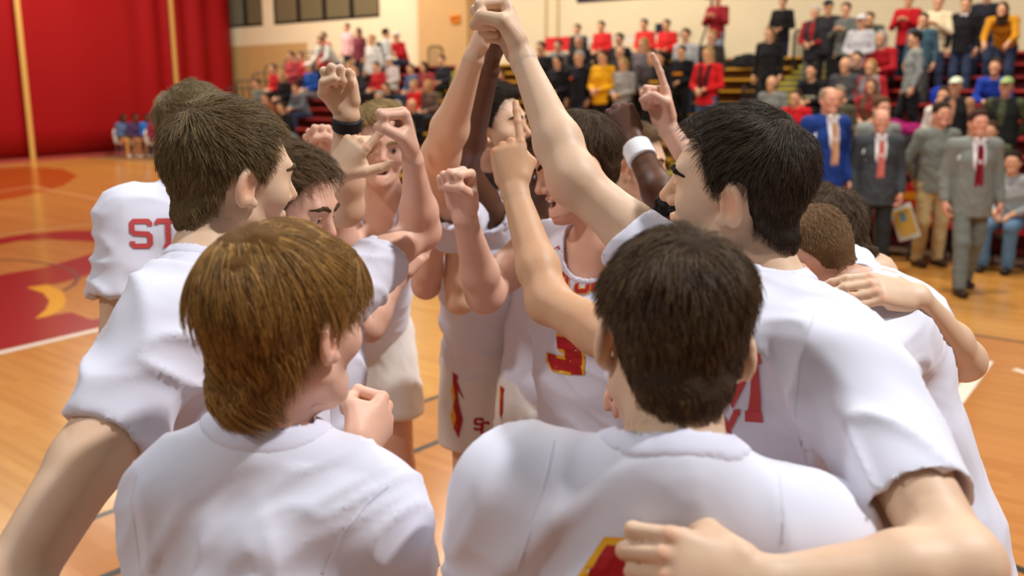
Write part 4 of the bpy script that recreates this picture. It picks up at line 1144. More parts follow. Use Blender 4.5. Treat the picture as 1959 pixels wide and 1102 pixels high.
def behind_fade():
    player('behind_fade', 'curly haired player behind the fade haircut, his bent arm laid over that shoulder',
        tone=FAIR, near=1.3, head=P(1560, 462, 2.3), look=(-70, 12, 0), neck=P(1650, 520, 2.3),
        L=arm((1742, 600, 2.22), (1845, 690, 2.02), (1758, 568, 1.84), (1630, 545, 1.80), (-.1, .6, -.8), 'drape', sleeve=.4, thick=.95),
        R=arm((1610, 560, 2.5), (1560, 700, 2.55), (1520, 620, 2.4), (1510, 590, 2.4), (0, 1, 0), 'fist'),
        lean=(-.04, .08), face=dict(show=True, mid=True), seed=31,
        hair=hairstyle('curly_dark', (70, 54, 38), (110, 86, 58), top=.022, side=.014, strands=3000, len=.030, slen=.02, lift=40, clump=1.0, clf=80, seed=16, lump=.007, lf=60, nape=-.01))
def back_left():
    player('back_left', 'player at the curtain side with faded red letters across his chest and a black wristband',
        tone=FAIR, near=1.2, head=P(378, 258, 2.47), look=(125, 2, 0), neck=P(362, 365, 2.42), build=1.02,
        R=arm((252, 425, 2.34), (220, 690, 2.30), (250, 800, 2.12), (270, 850, 2.1), (1, 0, 0), 'relax', sleeve=.56, cuff=1.15),
        L=arm((455, 425, 2.42), (660, 398, 2.36), (664, 222, 2.22), (652, 162, 2.2), (.1, -1, 0), 'fist'),
        lean=(.0, .04), face=dict(show=True, mid=True), seed=12, fold=.013,
        hair=hairstyle('back_left', (118, 98, 66), (168, 146, 104), top=.020, side=.010, strands=4500, len=.04, slen=.02, lift=30, seed=17, clump=.6, combw=1.0, comb=(.3, .5, .3)))
def curly():
    player('curly', 'player with curly brown hair looking down in profile, bent bare arm ending in a fist',
        tone=FAIR2, near=1.1, head=P(552, 398, 1.96), look=(104, 14, 0), neck=P(520, 520, 1.95), face=dict(show=True, eyes='down'),
        R=arm((640, 560, 2.00), (806, 442, 2.20), (790, 306, 2.06), (778, 255, 2.04), (-.9, -.35, 0), 'fist', sleeve=.58, cuff=.9),
        L=arm((520, 540, 2.28), (705, 625, 2.40), (758, 535, 2.45), (785, 505, 2.47), (-.2, -.3, 1), 'open', thick=.85),
        lean=(-.02, .02), seed=14, fold=.012, build=.97,
        hair=hairstyle('curly', (84, 64, 42), (124, 98, 66), top=.022, side=.013, strands=6000, len=.034, slen=.024, lift=36, clump=1.1, clf=70, seed=18, lump=.007, lf=60))
def smiling():
    player('smiling', 'blond player facing us with an open mouth, in a sleeveless white jersey and white shorts',
        tone=FAIR2, near=1.3, head=P(727, 281, 2.85), look=(166, 4, 6), neck=P(738, 372, 2.92), face=dict(show=True, mouth='open'), wear='jersey',
        R=arm((672, 418, 2.98), (668, 520, 2.78), (632, 320, 2.62), (614, 268, 2.60), (-.1, -1, 0), 'fist'),
        L=arm((800, 412, 2.92), (815, 545, 2.82), (836, 455, 2.66), (840, 420, 2.66), (-.7, .3, 0), 'open', thick=.9),
        pelvis=P(694, 620, 3.5), seed=16, shorts=.80, loose=1.0, scell=.009,
        hair=hairstyle('blond', (150, 122, 74), (196, 166, 110), top=.024, side=.014, strands=4000, len=.05, slen=.03, lift=18, seed=19, clump=.7, comb=(-.6, .6, 0), fringe=.008))
def dark_raised():
    player('dark_raised', 'dark skinned player with a bare raised arm, white shirt hanging over his shorts',
        tone=DARK, near=1.3, head=P(1032, 322, 2.9), look=(165, 14, 0), neck=P(1018, 428, 2.92), face=dict(show=True),
        R=arm((968, 462, 2.88), (884, 318, 2.62), (938, 135, 2.32), (948, 70, 2.3), (1, .1, 0), 'fist', sleeve=.40),
        L=arm((1128, 480, 2.96), (1120, 620, 2.95), (1120, 720, 2.9), (1120, 760, 2.9), (0, 0, -1), 'relax'),
        pelvis=P(1064, 716, 3.05), seed=19, shorts=.72, hem=-.10, loose=1.0,
        hair=hairstyle('black_shave', (52, 38, 30), (60, 44, 34), top=.001, side=.001, recede=-.02))
def raised_light():
    player('raised_light', 'dark haired player looking right between raised arms, lightning stripe on his cream shorts',
        tone=PALE, near=1.2, head=P(946, 247, 2.77), look=(112, -8, 0), neck=P(945, 362, 2.95), face=dict(show=True),
        R=arm((868, 425, 2.66), (842, 300, 2.24), (906, 112, 2.06), (926, 52, 2.05), (1, .25, 0), 'fist', sleeve=.36),
        L=arm((1020, 440, 3.06), (880, 575, 2.82), (864, 445, 2.72), (858, 405, 2.70), (.7, .3, .1), 'grip', thick=.85, sleeve=.4),
        pelvis=P(938, 668, 3.32), seed=20, shorts=.78, hem=-.06, loose=1.1, scell=.009, fold=.010,
        hair=hairstyle('black_brown', (46, 36, 28), (72, 58, 44), top=.022, side=.010, strands=4000, len=.034, slen=.012, lift=36, seed=20, comb=(.2, .3, .4)))
def number31():
    player('number_31', 'player in a sleeveless white jersey numbered 31, profile to the left with fist raised',
        tone=FAIR2, near=1.05, head=P(1103, 322, 2.25), look=(-107, 14, -8), neck=P(1150, 446, 2.28), face=dict(show=True, mouth='open'), wear='jersey',
        R=arm((1020, 468, 2.46), (928, 562, 2.26), (890, 418, 2.08), (884, 372, 2.06), (-.5, -.85, 0), 'fist'),
        L=arm((1242, 490, 2.20), (1290, 640, 2.15), (1250, 720, 2.0), (1230, 720, 1.95), (0, 0, -1), 'relax'),
        pelvis=P(1150, 870, 2.42), seed=22, fold=.010,
        hair=hairstyle('number_31', (64, 46, 30), (108, 82, 54), top=.020, side=.011, strands=6000, len=.042, slen=.022, lift=16, seed=21, clump=.8, comb=(.15, 1, 0), fringe=.006))
def taped():
    player('taped_wrist', 'dark skinned player almost hidden behind the tall profile, fist raised with white wrist tape',
        tone=DARK, near=1.3, head=P(1318, 452, 2.36), look=(200, 14, 0), neck=P(1345, 540, 2.4),
        R=arm((1295, 545, 2.40), (1285, 412, 2.34), (1212, 272, 2.48), (1184, 205, 2.5), (.1, 1, .1), 'fist', sleeve=.25),
        L=arm((1440, 560, 2.45), (1470, 700, 2.4), (1440, 740, 2.3), (1420, 740, 2.25), (0, 0, -1), 'relax'),
        lean=(.0, .1), face=dict(show=True, mid=True), seed=23,
        hair=hairstyle('black_curl', (32, 26, 22), (52, 42, 34), top=.026, side=.014, strands=2500, len=.022, slen=.02, lift=50, clump=1.2, clf=90, lump=.006, lf=70))
def half_hidden():
    player('half_hidden', 'brown haired player half hidden behind the taped forearm, ear and cheek showing',
        tone=PALE, near=1.35, head=P(1212, 316, 2.93), look=(112, 4, 0), neck=P(1225, 405, 3.0), face=dict(show=True),
        R=arm((1150, 450, 2.98), (1140, 590, 2.98), (1160, 640, 2.8), (1170, 640, 2.75), (0, 0, -1), 'relax'),
        L=arm((1310, 450, 3.05), (1330, 590, 3.05), (1300, 640, 2.9), (1290, 640, 2.85), (0, 0, -1), 'relax'),
        lean=(.0, .1), seed=24,
        hair=hairstyle('auburn', (104, 78, 54), (140, 110, 78), top=.020, side=.012, strands=3000, len=.04, slen=.02, lift=18, seed=22))
PLAYERS = [near_right, near_left, tall_left, tall_right, pointing_hidden, fade, behind_fade, back_left, curly, smiling, dark_raised, raised_light, number31, taped, half_hidden]
for fn in PLAYERS: fn()

# wristband, wrist tape
def band(b, k, t0, t1, rad, m, name):
    sh, el, wr = b.arms[k]; d = nrm(wr - el)
    p0 = el + (wr - el) * t0; p1 = el + (wr - el) * t1
    pr = cut(cut(rc(p0 - d * .03, p1 + d * .03, rad * 1.06, rad), p1, d), p0, -d)
    v, q = sdf_mesh([(pr, 0, 'u')], .0034)
    return np_mesh(name, v, q, m, b.empty, off=b.root)
band(B['back_left'], 'L', .86, .98, .0345, BLACK_RUBBER, 'wristband')
band(B['taped_wrist'], 'R', .74, .94, .0385, WHITE_TAPE, 'wrist_tape')

# printed letters, numbers and stripes
def word(b, polys, u, v, size, m, name, parent=None, up=None, xdir=None, off=.0022, bvh=None, grid=.012, dy=0.0):
    c, n = hit(b, u, v, bvh)
    if c is None: return None
    Y = V3(up) if up is not None else b.U
    Xd = V3(xdir) if xdir is not None else -b.X
    Xd = nrm(Xd - n * (Xd @ n)); Y = nrm(Y - n * (Y @ n)); Y = nrm(Y - Xd * (Xd @ Y) * .999)
    if np.cross(Xd, Y) @ n < 0: Xd = -Xd
    return decal(b, polys, c + Y * dy, Xd, Y, size, m, name, parent or b.top, off, grid, bvh)
STORM = L_S() + shift(L_T(), 1.02) + shift(L_O(), 2.02) + shift(L_R(), 3.0) + shift(L_M(), 4.1)
def STORMW(w): return L_S(w) + shift(L_T(w), 1.02) + shift(L_O(w), 2.02) + shift(L_R(w), 3.0) + shift(L_M(w), 4.1)
word(B['back_left'], STORM, 270, 447, .060, FADED_RED, 'chest_lettering', xdir=(1, .15, 0))
word(B['tall_right'], L_M(.24), 1404, 738, .074, FADED_RED, 'chest_lettering', up=(-.10, 0, 1), xdir=(.9, -.4, .1))
word(B['tall_right'], L_Y(.24), 1394, 822, .042, FADED_RED, 'chest_lettering', up=(-.10, 0, 1), xdir=(.9, -.4, .1))
b31 = B['number_31']
def both(fn, u, v, size, name, w_in, w_out, **k):
    word(b31 if 'b' not in k else k['b'], fn(w_out), u, v, size, GOLD_PRINT, name + '_outline', off=.0020, **{q: x for q, x in k.items() if q != 'b'})
    word(b31 if 'b' not in k else k['b'], fn(w_in), u, v, size, RED_PRINT, name, off=.0034, **{q: x for q, x in k.items() if q != 'b'})
both(lambda w: L_3(w), 1070, 655, .112, 'jersey_number', .26, .40, xdir=(1, -.35, 0), up=(.16, 0, 1))
both(lambda w: L_1(w), 1101, 668, .112, 'jersey_number', .26, .40, xdir=(1, -.35, 0), up=(.16, 0, 1))
both(lambda w: shift(STORMW(w), -2.1), 1118, 540, .042, 'jersey_word', .22, .36, xdir=(1, -.35, 0), up=(.12, 0, 1), grid=.02)
TICK = [[(-.5, .12), (-.42, -.12), (-.15, -.2), (0, -.16), (-.1, -.02), (-.3, .0)], [(0, -.16), (.55, .22), (-.1, -.02)]]
word(b31, TICK, 1076, 474, .034, RED_PRINT, 'jersey_mark', xdir=(1, -.3, 0))
both(lambda w: shift(STORMW(w), -2.1), 742, 446, .045, 'jersey_word', .22, .36, b=B['smiling'], xdir=(1, 0, 0), grid=.02)
ls = B['raised_light']
def px_polys(pls, u0, v0, ppm): return [[((u - u0) / ppm, -(v - v0) / ppm) for u, v in pl] for pl in pls]
BOLT = [[(866, 688), (889, 690), (894, 712), (880, 702), (876, 730), (866, 730)], [(866, 730), (876, 730), (890, 765), (877, 745), (878, 770), (868, 778), (872, 760)], [(868, 778), (878, 770), (884, 800), (881, 815), (876, 838), (867, 818), (873, 800)]]
BOLTG = [[(860, 690), (868, 690), (870, 740), (862, 745), (866, 722)], [(860, 745), (870, 740), (872, 790), (862, 800), (866, 770)], [(858, 790), (872, 795), (874, 825), (866, 822)]]
for pl, m_, nm, of in ((BOLTG, GOLD_PRINT, 'lightning_stripe_outline', .0025), (BOLT, RED_PRINT, 'lightning_stripe', .004)):
    word(ls, px_polys(pl, 872, 764, 545.), 872, 764, 1.0, m_, nm, ls.shorts, up=(0, 0, 1), xdir=(1, 0, 0), off=of, bvh=ls.bvh_s, grid=.03)
word(ls, shift(L_S(.26), -.25, .2) + shift(L_C(.26), .35, -.2), 921, 815, .036, RED_PRINT, 'shorts_monogram', ls.shorts, up=(0, 0, 1), xdir=(1, 0, 0), off=.003, bvh=ls.bvh_s, grid=.02)
dr_ = B['dark_raised']
word(dr_, px_polys([[(953, 738), (968, 742), (966, 765), (960, 760)], [(956, 760), (966, 765), (962, 800), (955, 790)]], 960, 770, 570.), 960, 772, 1.0, RED_PRINT, 'lightning_stripe', dr_.shorts, up=(0, 0, 1), xdir=(1, 0, 0), off=.003, bvh=dr_.bvh_s, grid=.03)
word(dr_, px_polys([[(950, 738), (956, 738), (958, 795), (952, 790)]], 960, 770, 570.), 960, 772, 1.0, GOLD_PRINT, 'lightning_stripe_outline', dr_.shorts, up=(0, 0, 1), xdir=(1, 0, 0), off=.002, bvh=dr_.bvh_s, grid=.03)
nr = B['near_right']
def ROUND(w): return stroke([(.30, .36), (.20, .5), (-.20, .5), (-.30, .36), (-.30, -.36), (-.20, -.5), (.20, -.5), (.30, -.36), (.30, .36)], w)
for w_, m_, nm, of in ((.44, GOLD_PRINT, 'back_number_outline', .002), (.34, RED_PRINT, 'back_number', .0050)):
    word(nr, ROUND(w_), 1254, 1095, .17, m_, nm, xdir=nr.X, off=of, dy=-.086)

def seam(b, px, w=.006, name='seam', parent=None):
    pts = []
    for (u0, v0), (u1, v1) in zip(px[:-1], px[1:]):
        for t in np.linspace(0, 1, 12, endpoint=False):
            c, n = hit(b, u0 + (u1 - u0) * t, v0 + (v1 - v0) * t)
            if c is not None: pts.append((c, n))
    if len(pts) < 3: return
    v, f = [], []
    for i, (c, n) in enumerate(pts):
        d = nrm(pts[min(i + 1, len(pts) - 1)][0] - pts[max(i - 1, 0)][0]); sd = nrm(np.cross(n, d)) * w / 2
        for q in (c - sd - n * .0008, c - sd * .5 + n * .0007, c + sd * .5 + n * .0007, c + sd - n * .0008): v.append(q - b.root)
        if i:
            k = 4 * (i - 1)
            for j in range(3): f.append((k + j, k + 4 + j, k + 5 + j, k + 1 + j))
    mesh_obj(name, v, f, RIB, parent or b.top, True)
seam(B['near_right'], [(1060, 842), (1048, 900), (1020, 1000), (985, 1102)])
seam(B['near_right'], [(1490, 905), (1500, 990), (1498, 1040)])
seam(B['near_left'], [(742, 930), (700, 965), (650, 1030), (615, 1102)])
seam(B['near_left'], [(262, 905), (250, 960), (262, 1040), (270, 1102)])
seam(B['tall_right'], [(1560, 600), (1530, 690), (1520, 790), (1545, 900)])
# ------------------------------------------------------------------ coaches and spectators
def cloth(rgb, rough=.8): return mat('cloth_%d_%d_%d' % tuple(rgb), rgb, rough, .2, noise=.10, nscale=14)
def hairm(rgb): return hair_mat('crowd_hair_%d_%d_%d' % tuple(rgb), rgb, strand=False)
SK = {'l': skin_mat('skin_crowd_light', (216, 164, 128)), 'd': skin_mat('skin_crowd_dark', (96, 62, 42)), 'p': skin_mat('skin_crowd_pink', (222, 160, 132))}
def cap_mesh(hd, top, side, cell):    # short hair grown off the skull, with a soft hairline
    xs, ys = HAIRLINE; sk = ell((0, -.010, .030), np.eye(3), (.076, .099, .088)); h32 = V3(hd).astype(np.float32)
    def fl(q):
        az = np.degrees(np.arctan2(np.abs(q[:, 0]), q[:, 1] + .01)); zl = np.interp(az, xs, ys)
        k = np.clip((q[:, 2] - zl) / .03 + .2, 0, 1); up = np.clip((q[:, 2] - .02) / .075, 0, 1)
        return -.004 + (side + (top - side) * up + .004) * k, k
    v, q = sdf_mesh([(Pr(lambda p: sk.f(p - h32) - fl(p - h32)[0], hd, .15), 0, 'u')], cell)
    k = fl((v - hd).astype(np.float32))[1]; q = q[(k > .08)[q].all(1)]
    used = np.zeros(len(v), bool); used[q.ravel()] = True; rm = np.cumsum(used) - 1
    v = v[used]; q = rm[q]; n = vert_normals(v, q)
    return v + n * (vnoise(v * 45, 4) * .003)[:, None], q
def figure(pose, cell):
    """meshes of one plain figure facing +y at the origin"""
    Z = lambda x, y, z: V3((x, y, z))
    sit = pose.startswith('sit'); J = {}
    if sit:
        ly = .20 if pose == 'sit_lean' else .02
        pel = Z(0, -.02, .54); nk = Z(0, ly + .02, 1.06); hd = Z(0, ly + .07, 1.225)
        for s, x in (('L', -1), ('R', 1)):
            J[s] = dict(sh=Z(x * .185, ly, 1.00), hip=Z(x * .09, 0, .52), knee=Z(x * .13, .46, .52), ank=Z(x * .13, .44, .10))
            if pose == 'sit_lean': J[s].update(el=Z(x * .24, .28, .74), wr=Z(x * .06, .48, .70))
            else: J[s].update(el=Z(x * .25, .02, .73), wr=Z(x * .10, .26, .66))
    else:
        lean = .30 if pose == 'bend' else 0.0
        pel = Z(0, -lean * .3, .95); nk = Z(0, lean, 1.48 - lean * .35); hd = Z(0, lean * 1.25 + .02, 1.645 - lean * .5)
        for s, x in (('L', -1), ('R', 1)):
            J[s] = dict(sh=nk + Z(x * .19, -.01, -.06), hip=Z(x * .09, -lean * .3, .92), knee=Z(x * .11, .02, .50), ank=Z(x * .12, 0, .09))
            sh = J[s]['sh']
            if pose == 'front': J[s].update(el=sh + Z(x * .08, .02, -.29), wr=sh + Z(-x * .13, .24, -.36))
            elif pose == 'clap': J[s].update(el=sh + Z(x * .07, .08, -.28), wr=sh + Z(-x * .14, .28, -.14))
            elif pose == 'behind': J[s].update(el=sh + Z(x * .08, -.10, -.27), wr=sh + Z(-x * .08, -.17, -.47))
            elif pose == 'bend': J[s].update(el=sh + Z(x * .05, .10, -.26), wr=sh + Z(x * .0, .28, -.36))
            elif pose == 'stride': J[s].update(el=sh + Z(x * .06, -.02, -.29), wr=sh + Z(x * .07, .06, -.53))
            else: J[s].update(el=sh + Z(x * .06, -.03, -.29), wr=sh + Z(x * .06, .06, -.54))
            if pose == 'stride': J[s].update(knee=Z(x * .10, .16 if x > 0 else -.02, .50), ank=Z(x * .12, .24 if x > 0 else -.22, .09))
    U = nrm(nk - pel); X = V3((1, 0, 0)); mid = nk - U * .06
    fine = cell < .012
    # skin: head, neck and hands
    R = np.eye(3); it, tints = head_prims(hd, R, 1.0, {})
    if not fine: it = [x for x in it if x[2] == 'u']
    it.append((rc(nk - U * .04, hd + V3((0, -.02, -.06)), .06, .055), .03, 'u'))
    for s in 'LR':
        j = J[s]; d = nrm(j['wr'] - j['el'])
        hp, ht, T = hand_prims(j['wr'], d, (0, .3, -1) if abs(d[2]) < .8 else (-1 if s == 'R' else 1, 0, 0), s, 'relax')
        it += hp
        it.append((rc(j['el'] * .5 + j['wr'] * .5, j['wr'], .038, .028), .02, 'u'))
        it += [(rc(j['sh'], j['el'], .04, .034), .02, 'u'), (rc(j['el'], j['wr'], .034, .028), .02, 'u'), (rc(nk - U * .06, j['sh'], .045, .04), .03, 'u')]
    it.append((rc(nk - U * .05, pel, .08, .09), .03, 'u'))
    skin = sdf_mesh(it, max(.0075, cell * .8))
    # top
    tp = []
    L = lambda t: pel + (mid - pel) * t
    lev = [(-.30 if not sit else -.10, .185, .140), (.0, .182, .138), (.40, .172, .128), (.72, .185, .136), (.95, .160, .105)]
    for (t0, w0, d0), (t1, w1, d1) in zip(lev[:-1], lev[1:]): tp.append((ec(L(t0), L(t1), X, w0, d0, w1, d1), .03, 'u'))
    tp.append((cut(tp[0][0], L(lev[0][0]), -U), 0, 'u')); tp = tp[1:]
    for s in 'LR':
        j = J[s]; e = j['el'] * .12 + j['wr'] * .88
        tp += [(rc(nk - U * .035, j['sh'] + U * .005, .062, .068), .05, 'u'), (rc(j['sh'], j['el'], .068, .055), .03, 'u'), (rc(j['el'], e, .055, .042), .02, 'u')]
    tee = [x for x in tp]
    tp.append((rc(nk - V3((0, 0, .02)), nk + V3((0, .02, .12)), .064, .070), .006, 's'))
    top = sdf_mesh(tp, cell)
    tv, tq = top; tn = vert_normals(tv, tq); top = (tv + tn * (folds(tv, 3, X, V3((0, 0, 1))) * .010)[:, None], tq)
    vp = [(ec(L(t0), L(t1), X, w0 + .012, d0 + .012, w1 + .012, d1 + .012), .03, 'u') for (t0, w0, d0), (t1, w1, d1) in zip(lev[:-1], lev[1:])]
    vp += [(rc(nk - U * .03, J[s]['sh'] * .85 + nk * .15, .07, .068), .05, 'u') for s in 'LR'] + [(tp[-1][0], .006, 's'), (rc(nk + V3((0, .13, .02)), L(.1) + V3((0, .19, 0)), .055, .03), .01, 's')]
    vest = sdf_mesh(vp, cell)
    jk = None
    if fine:                                               # open suit jacket: longer, with a V at the front
        jp = [(x[0], x[1], x[2]) for x in tp[:-1]]
        jp.append((cut(ec(L(-.42), L(.2), X, .20, .155, .188, .142), L(-.40), -U), .03, 'u'))
        vee = []
        for xo, zz0, r0, r1 in ((0, 1.10, .006, .066),):
            vee.append(rc(Z(xo, .20, 1.02), Z(xo, .135, 1.50), .035, .088))
        jp.append((tp[-1][0], .006, 's')); jp.append((vee[0], .006, 's'))
        jp.append((rc(Z(0, .19, .50), Z(0, .185, 1.02), .05, .012), .01, 's'))
        def grow(pr): return Pr(lambda p, f=pr.f: f(p) - .009, pr.c, pr.r + .012, pr.m)
        jp = [(grow(a) if o == 'u' else a, b, o) for a, b, o in jp]
        jk = sdf_mesh(jp, cell * .8)
        jv, jq = jk; jn = vert_normals(jv, jq); jk = (jv + jn * (folds(jv, 8, X, V3((0, 0, 1))) * .008)[:, None], jq)
    # trousers
    bt = [(ec(pel - U * .09, pel + U * .10, X, .168, .128, .160, .120), 0, 'u')]
    for s in 'LR':
        j = J[s]; bt += [(rc(j['hip'], j['knee'], .098, .078), .03, 'u'), (cut(rc(j['knee'], j['ank'], .076, .066), (0, 0, .055), (0, 0, -1)), .03, 'u')]
    bot = sdf_mesh(bt, cell)
    bv, bq = bot; bnn = vert_normals(bv, bq); bot = (bv + bnn * (folds(bv, 5, X, V3((0, 0, 1))) * .010)[:, None], bq)
    sh = []
    for s in 'LR':
        a = J[s]['ank']; sh.append(sdf_mesh([(cut(ec(V3((a[0], a[1] - .05, .045)), V3((a[0], a[1] + .15, .04)), X, .042, .045, .044, .032), (0, 0, .004), (0, 0, -1)), 0, 'u')], max(.009, cell * .8)))
    hv = {}
    hair_sk = ell(hd + V3((0, -.012, .032)), np.eye(3), (.086, .110, .100))
    fcut = V3((0, .55, -1))
    hv['short'] = cap_mesh(hd, .022, .011, max(.0075, cell * .6))
    hv['thin'] = sdf_mesh([(carve(cut(hair_sk, hd + V3((0, .0, .0)), nrm(V3((0, .9, -.4)))), ell(hd + V3((0, .03, .15)), np.eye(3), (.075, .12, .09))), 0, 'u')], max(.008, cell * .7))
    lg = group([hair_sk, ec(hd + V3((0, -.04, .0)), hd + V3((0, -.05, -.22)), X, .095, .065, .105, .045)], .04)
    lg = carve(lg, ell(hd + V3((0, .11, -.04)), np.eye(3), (.066, .10, .125)))
    hv['long'] = sdf_mesh([(lg, 0, 'u')], max(.009, cell * .8))
    cp = group([cut(ell(hd + V3((0, -.008, .045)), np.eye(3), (.090, .112, .092)), hd + V3((0, 0, .045)), (0, 0, -1)), cut(ell(hd + V3((0, .12, .052)), np.eye(3), (.072, .085, .02)), hd + V3((0, 0, .045)), (0, 0, -1))], .004)
    hv['cap'] = sdf_mesh([(cp, 0, 'u')], max(.008, cell * .7))
    def to_data(nm, vq, tint=False):
        o = np_mesh(nm, vq[0], vq[1], SHOE_WHITE, None, tint=np.ones((len(vq[0]), 3)) if tint else None); d = o.data; bpy.data.objects.remove(o); return d
    out = dict(body=to_data('body', skin, True), top=to_data('top', top), trousers=to_data('trousers', bot), shoes=[to_data('shoe', x) for x in sh], hair={k: to_data('hair', v) for k, v in hv.items()}, hd=hd, J=J, H=float(hd[2] + .125), vest=to_data('vest', vest), nk=nk, pel=pel)
    if jk is not None: out['jacket'] = to_data('jacket', jk)
    return out
FIG = {}
def fig(pose, cell=.019):
    if (pose, cell) not in FIG: FIG[(pose, cell)] = figure(pose, cell)
    return FIG[(pose, cell)]
def add(name, data, m, parent):
    o = bpy.data.objects.new(name, data); COL.objects.link(o); o.parent = parent
    o.material_slots[0].link = 'OBJECT'; o.material_slots[0].material = m
    return o
def place_figure(label, pos, yaw, pose, top, bot, hair='short', hrgb=(60, 46, 34), skin='l', scale=1.0, grp=None, cell=.019, shoe=(40, 34, 30), jacket=None, topname='shirt'):
    F = fig(pose, cell); r = empty('person', pos, yaw); r.scale = (scale,) * 3
    add('body', F['body'], SK[skin], r)
    t = add(topname, F['top'], cloth(top), r); add('trousers', F['trousers'], cloth(bot), r)
    for d in F['shoes']: add('shoe', d, cloth(shoe, .5), r)
    if hair == 'cap':
        add('cap', F['hair']['cap'], cloth(hrgb), r); add('hair', F['hair']['thin'], hairm((120, 104, 84)), r)
    elif hair != 'bald': add('hair', F['hair'][hair], hairm(hrgb), r)
    if jacket: add('jacket', F['jacket'], cloth(jacket), r)
    tag(r, label, 'person', grp)
    return r
ACC = {                                # what single spectators wear over or on their tops
 'dark vest over red sleeves': ('vest', (40, 40, 46), (150, 34, 40)), 'black vest over plaid': ('vest', (30, 29, 31), (176, 128, 98)), 'leather jacket': ('vest', (30, 34, 32), (74, 78, 54)),
 'orange badge': ('badge', (214, 96, 40), None), 'small gold print': ('print', (222, 170, 60), None), 'gold lettering': ('print', (232, 150, 40), None), 'pale lettering': ('print', (206, 204, 170), None),
 'black scarf': ('scarf', (28, 27, 30), None), 'turned shoulders': ('pack', (44, 46, 50), None), 'grey with red sleeves': ('vest', (140, 136, 140), (176, 34, 44)), 'brown and red': ('vest', (104, 74, 54), (150, 44, 48)), 'white collar': ('collar', (232, 230, 228), None)}
def accessory(r, F, label):
    for key, (kind, c, under) in ACC.items():
        if key not in label: continue
        nk, pel = F['nk'], F['pel']; U = nrm(nk - pel); Fo = np.cross(U, (1, 0, 0)); ch = nk - U * .22
        if kind == 'vest': add('vest', F['vest'], cloth(c), r)
        elif kind == 'badge': MB().box(ch + Fo * .150 + V3((.08, 0, .02)), (.05, .02, .05), (1, 0, 0), Fo, U).build('badge', cloth(c), r)
        elif kind == 'print':
            mb = MB()
            for i in range(5): mb.box(ch + Fo * .150 + V3(((i - 2) * .042, 0, 0)) - U * .03, (.030, .022, .055), (1, 0, 0), Fo, U)
            mb.build('chest_print', cloth(c), r)
        elif kind == 'scarf':
            for x in (-1, 1):
                mb = MB(); mb.tube([nk + V3((x * .07, -.02, .0)), nk + Fo * .10 + V3((x * .075, 0, -.05)), ch + Fo * .165 + V3((x * .06, 0, 0)), ch + Fo * .165 - U * .30 + V3((x * .055, 0, 0))], .034, 8); mb.build('scarf_end', cloth(c), r)
        elif kind == 'collar':
            for x in (-1, 1): MB().box(nk + Fo * .085 + V3((x * .035, 0, -.015)), (.05, .02, .04), nrm((1, 0, -.5 * x)), Fo, nrm((.5 * x, 0, 1))).build('shirt_collar', cloth(c), r)
        elif kind == 'pack':
            v, q = sdf_mesh([(ec(ch - Fo * .20 - U * .18, ch - Fo * .19 + U * .10, (1, 0, 0), .15, .10, .13, .08), 0, 'u')], .02)
            np_mesh('backpack', v, q, cloth(c), r)
def face_yaw(d): return math.atan2(-d[0], d[1])
TOCOURT = face_yaw(-N)
def row_fit(u, v, pose):
    """which row a head at this pixel stands or sits in: the row whose height above the tread gives the likeliest person"""
    d = FWD + (u - 979.5) / FPX * RIGHT - (v - 551) / FPX * UPV
    sit = pose.startswith('sit'); Hh = fig(pose)['H']; best = None
    for k in range(ROWS + 1):
        D = rowD(k) - (.02 if sit else .25)
        if k == ROWS: D = 20.7
        zf = seatz(k) - .42 if k < ROWS else WALKZ
        p = CAM + d * (D / float(d @ N)); h = p[2] - zf
        sc = h / Hh
        if best is None or abs(sc - 1) < abs(best[0] - 1): best = (sc, V3((p[0], p[1], zf)))
    return best
CROWD = 'spectators in the stands'
def spec(u, v, pose, top, bot, hair, hrgb, label, turn=0, skin='l'):
    sc, p = row_fit(u, v, pose)
    for key, (kind, c, under) in ACC.items():
        if key in label and under: top = under
    if 'turned shoulders' in label: turn = 150
    if 'turned to the side' in label: turn = -60
    r = place_figure(label, p, TOCOURT + math.radians(turn), pose, top, bot, hair, hrgb, skin, float(np.clip(sc, .88, 1.10)), CROWD)
    accessory(r, fig(pose), label)
    return r
BLK = (30, 29, 31); JEAN = (48, 58, 84); GRY = (120, 122, 120); RED = (182, 28, 34); WHT = (222, 220, 216); NAV = (34, 40, 62); DKG = (62, 62, 64)
BR = (74, 54, 38); BLD = (176, 140, 88); GH = (176, 170, 160); DK = (40, 32, 28)
